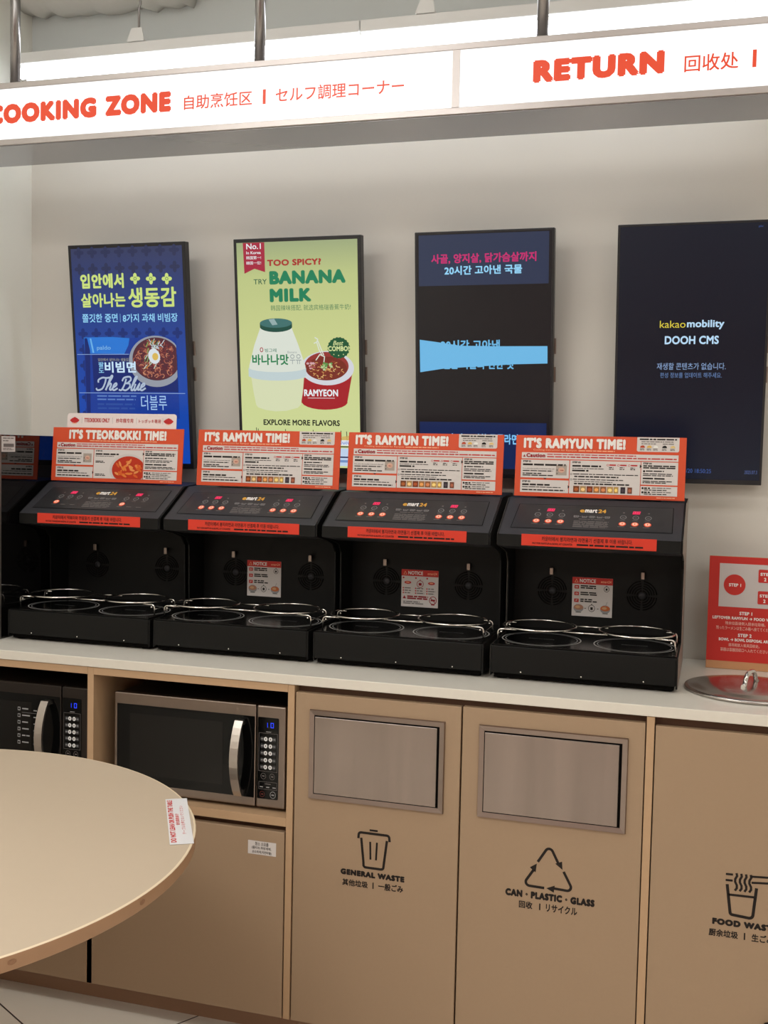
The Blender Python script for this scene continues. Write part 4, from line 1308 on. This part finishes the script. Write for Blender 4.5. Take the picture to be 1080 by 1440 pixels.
# ------------------------------------------------------------------ hanging light-box sign
SZ0, SZ1 = 2.2035, 2.3625
t = thing('hanging_sign', 'long white lit sign reading COOKING ZONE and RETURN in orange, hung above the screens', 'sign', (0, 0.10, SZ0))
SH = SZ1 - SZ0
X0, X1 = -2.04, 0.62
b = MB()
b.box(X0, X1, 0.0, 0.19, 0.0, 0.0150, alu_m, 0.001, 1)
b.box(X0, X1, 0.0, 0.19, SH - 0.0150, SH, alu_m, 0.001, 1)
b.box(X0, X0 + 0.015, 0.0, 0.19, 0.0152, SH - 0.0152, alu_m)
b.box(X1 - 0.015, X1, 0.0, 0.19, 0.0152, SH - 0.0152, alu_m)
b.box(-0.6176, -0.6005, 0.0, 0.18, 0.0152, SH - 0.0152, alu_m)
b.box(X0 + 0.015, X1 - 0.015, 0.180, 0.188, 0.0152, SH - 0.0152, alu_m)
solid(b).build('frame', t)
b = MB(); b.box(X0 + 0.004, X1 - 0.004, 0.006, 0.1895, -0.0016, -0.0002, under_m)
solid(b).build('underside_plate', t)
lb_m = glow('lightbox_white', (255, 255, 253), 1.35)
lo = glow('lightbox_orange', (244, 84, 54), 1.0)
for x0, x1, items in ((X0 + 0.0152, -0.6178, (('COOKING', -1.8648, 2.2580, -1.5421, 2.3085, 0.085), ('ZONE', -1.5173, 2.2580, -1.3326, 2.3085, 0.085), ('自助烹饪区', -1.297, 2.2595, -1.1149, 2.2940, 0.016), ('セルフ調理コーナー', -1.0533, 2.2605, -0.7326, 2.2950, 0.016))),
                      (-0.6003, X1 - 0.0152, (('RETURN', -0.4323, 2.2600, -0.1467, 2.3100, 0.085), ('回收处', -0.1049, 2.2590, 0.0061, 2.2945, 0.016)))):
    b = MB(); b.box(x0, x1, 0.003, 0.006, 0.0152, SH - 0.0152, lb_m)
    p = solid(b).build('light_panel', t)
    b = MB(); b.M = Matrix.Translation((0, 0.0026, -SZ0))
    for s, u0, w0, u1, w1, bo in items:
        b.text(s, u0, w0, u1, w1, lo, 1, bo)
    if x0 < -1:
        b.rect(-1.0868, 2.2592, -1.0790, 2.2942, 1, lo)
    else:
        b.rect(0.0345, 2.2590, 0.0425, 2.2955, 1, lo)
    b.build('lettering', p)
for x in (-1.851, -1.139, -0.4300, 0.28):
    b = MB(); b.tube([(x, 0.10, SH + 0.0002), (x, 0.10, 2.859 - SZ0)], 0.0135, pipe_m, 16)
    b.lathe([(0.0, 0.004), (0.026, 0.004), (0.026, 0.0), (0.0, 0.0)], (x, 0.10, 2.855 - SZ0), pipe_m, 20)
    b.build('hanger_pipe', t)


# ------------------------------------------------------------------ light battens behind the sign
def batten(x0, x1, label, rods):
    t = thing('light_batten', label, 'light', ((x0 + x1) / 2, 0.42, 2.495), group='light battens behind the sign')
    h = (x1 - x0) / 2
    b = MB(); b.box(-h, h, -0.016, 0.016, 0.030, 0.062, white_m, 0.003)
    b.box(-h, h, -0.007, 0.007, 0.0215, 0.0302, white_m)
    b.prism([(0.016, 0.034), (0.030, 0.020), (0.031, -0.006), (0.033, -0.006), (0.032, 0.021), (0.016, 0.040)], 'x', -h, h, white_m)  # unseen back wing, added to keep tube light off the upper wall
    solid(b).build('housing', t)
    b = MB(); b.M = Matrix.Rotation(PI / 2, 4, 'Y')
    b.lathe([(0.0, -h + 0.004), (0.0145, -h + 0.004), (0.0145, h - 0.004), (0.0, h - 0.004)], (-0.0065, 0, 0), glow('tube', (242, 248, 255), 13.5), 20)
    solid(b).build('tube', t)
    for x in rods:
        u = x - (x0 + x1) / 2
        b = MB()
        b.box(u - 0.026, u + 0.026, -0.020, 0.020, 0.0622, 0.066, white_m)
        b.prism([(u - 0.026, 0.066), (u + 0.026, 0.066), (u + 0.020, 0.098), (u - 0.012, 0.098)], 'y', -0.020, -0.017, white_m)
        b.tube([(u, 0, 0.066), (u, 0, 0.16), (u + 0.004, 0, 0.17), (u + 0.004, 0, 0.3645)], 0.0035, pipe_m, 8)
        solid(b).build('hanger', t)


batten(-1.99, -0.947, 'white light batten above the COOKING ZONE lettering, behind the sign', (-1.604,))
batten(-0.945, 0.098, 'white light batten above the RETURN lettering, behind the sign', (-0.768,))

# ------------------------------------------------------------------ steel lid, red steps board
t = thing('steel_lid', 'round polished steel lid with a loop handle on the worktop at right', 'lid', (0.088, 0.235, CT))
b = MB()
b.lathe([(0.0, 0.0), (0.142, 0.0), (0.147, 0.0015), (0.1485, 0.0045), (0.147, 0.0075), (0.140, 0.0085), (0.128, 0.0100), (0.120, 0.0135), (0.090, 0.0175), (0.055, 0.0195), (0.0, 0.0205)], (0, 0, 0), chrome_m, 72)
solid(b).build('lid_disc', t)
b = MB()
hx, hy = 0.0130, 0.036
A_, B_ = [], []
for i in range(17):
    q = -1 + i / 8
    hgt = 0.0205 + 0.027 * max(0.0, 1 - abs(q) ** 3.2) ** 0.75 if abs(q) < 0.999 else 0.0215
    A_.append((q, hgt))
P = [(-1.28 * hx, -1.28 * hy, 0.0210)] + [(q * hx, q * hy, h_) for q, h_ in A_] + [(1.28 * hx, 1.28 * hy, 0.0210)]
b.tube([(x - 0.003, y - 0.014, z) for x, y, z in P], 0.0052, mat('handle_chrome', (226, 222, 218), 0.12, metal=1.0), 12)
for v in b.bm.verts:
    pass
b.build('handle', t)

t = thing('steps_board', 'red board with STEP 1 and STEP 2 waste instructions leaning near the steel lid', 'sign', (0.0905, 0.488, CT + 0.0005), (math.radians(-3.0), 0, 0))
b = MB(); b.box(-0.106, 0.112, 0.0, 0.008, 0.0, 0.284, mdf_m, 0.0006, 1)
b.box(-0.080, 0.080, 0.008, 0.050, 0.0, 0.004, mdf_m)
solid(b).build('panel', t)
b = MB(); b.M = Matrix.Translation((-0.0905, -0.0002, 0))
b.rect(-0.0150, 0.0200, 0.2020, 0.2835, 1, redsign_m)
b.rect(0.0100, 0.1570, 0.1790, 0.2660, 2, ink('board_white', (200, 192, 190)))
b.disc(0.0470, 0.2130, 0.0262, 0.0262, 3, redsign_m, 40)
b.ctext('STEP 1', 0.0480, 0.2085, 0.2165, inkW, 4, 0.04)
for w in (0.2380, 0.1840):
    b.rrect(0.1030, w - 0.0165, 0.1640, w + 0.0165, 0.003, 3, redsign_m)
    b.text('STEP', 0.1075, w + 0.0010, 0.1330, w + 0.0085, inkW, 4, 0.04)
    b.text('2', 0.1165, w - 0.0125, 0.1220, w - 0.0035, inkW, 4, 0.04)
b.ctext('STEP 1', 0.0765, 0.1378, 0.1462, inkW, 2, 0.04)
b.text('LEFTOVER RAMYUN → FOOD WASTE', -0.0030, 0.1255, 0.1560, 0.1330, inkW, 2, 0.04)
b.text('残余拉面请倒入厨余垃圾桶。', 0.0280, 0.1120, 0.1240, 0.1205, ink('pink_white', (236, 200, 186)), 2, 0.0)
b.text('残ったラーメンは生ごみ箱へ捨ててください。', 0.0065, 0.0995, 0.1480, 0.1085, ink('pink_white', (236, 200, 186)), 2, 0.0)
b.ctext('STEP 2', 0.0760, 0.0825, 0.0910, inkW, 2, 0.04)
b.text('BOWL → BOWL DISPOSAL AREA', 0.0140, 0.0710, 0.1420, 0.0785, inkW, 2, 0.04)
b.text('请将碗放入餐具回收处。', 0.0375, 0.0575, 0.1120, 0.0660, ink('pink_white', (236, 200, 186)), 2, 0.0)
b.text('容器は容器回収口へ入れてください。', 0.0185, 0.0450, 0.1360, 0.0540, ink('pink_white', (236, 200, 186)), 2, 0.0)
b.build('lettering', t)

# ------------------------------------------------------------------ round table
TC = (-1.432, -0.849)
TR = 0.594
TZ = 0.73
t = thing('round_table', 'round beige table in the foreground with a sticker near its edge', 'table', (TC[0], TC[1], 0))
b = MB()
b.lathe([(0.0, TZ - 0.0235), (TR - 0.0015, TZ - 0.0235), (TR, TZ - 0.022), (TR, TZ - 0.0012)], (0, 0, 0), taed_m, 128)
b.lathe([(TR, TZ - 0.0012), (TR - 0.0012, TZ), (TR - 0.004, TZ)], (0, 0, 0), mat('table_arris', (232, 214, 184), 0.5), 128)
b.lathe([(TR - 0.004, TZ), (0.0, TZ)], (0, 0, 0), tabl_m, 128)
for ang in (-28.0, -4.0):
    a = math.radians(ang)
    b.M = Matrix.Rotation(a + PI / 2, 4, 'Z') @ Matrix.Translation((0, -TR, TZ - 0.011))
    b.disc(0, 0, 0.007, 0.0042, 1, mat('chipped_edge', (150, 112, 84), 0.8, noise=0.3, nscale=300), 12)
b.M = Matrix.Identity(4)
solid(b).build('table_top', t)
b = MB(); b.lathe([(0.035, 0.012), (0.035, TZ - 0.03)], (0, 0, 0), blk_m, 24)
b.lathe([(0.0, TZ - 0.030), (0.14, TZ - 0.030), (0.14, TZ - 0.0240), (0.0, TZ - 0.0240)], (0, 0, 0), blk_m, 32)
solid(b).build('pedestal', t)
b = MB(); b.lathe([(0.0, 0.0), (0.30, 0.0), (0.30, 0.006), (0.05, 0.014), (0.0, 0.014)], (0, 0, 0), blk_m, 48)
solid(b).build('base_plate', t)
b = MB()
ex = Vector((-0.902 + 1.029, -0.683 + 0.462, 0)).normalized()
ey = Vector((-ex.y, ex.x, 0))
# sticker frame: u runs along the sticker towards the wall end, w across it
uu, ww = -ex, -ey
org = Vector((-0.9025 - TC[0], -0.6815 - TC[1], TZ + 0.0006))
Mx = Matrix.Identity(4)
nn = uu.cross(ww)
for i in range(3):
    Mx[i][0], Mx[i][1], Mx[i][2], Mx[i][3] = uu[i], -nn[i], ww[i], org[i]
b.M = Mx
b.rect(0.0, -0.042, 0.256, 0.0, 0.5, mat('sticker_white', (228, 228, 230), 0.35))
sr = ink('sticker_red', (206, 70, 70))
b.text('DO NOT LEAN OR PUSH THE TABLE', 0.010, -0.0125, 0.246, -0.0025, sr, 1, 0.045)
b.text('请勿靠推桌子', 0.100, -0.0220, 0.165, -0.0150, sr, 1, 0.02)
b.text('テーブルを押さないでください', 0.050, -0.0315, 0.210, -0.0240, sr, 1, 0.0)
q = b.build('sticker', t)
q['label'] = 'white sticker with red lettering'
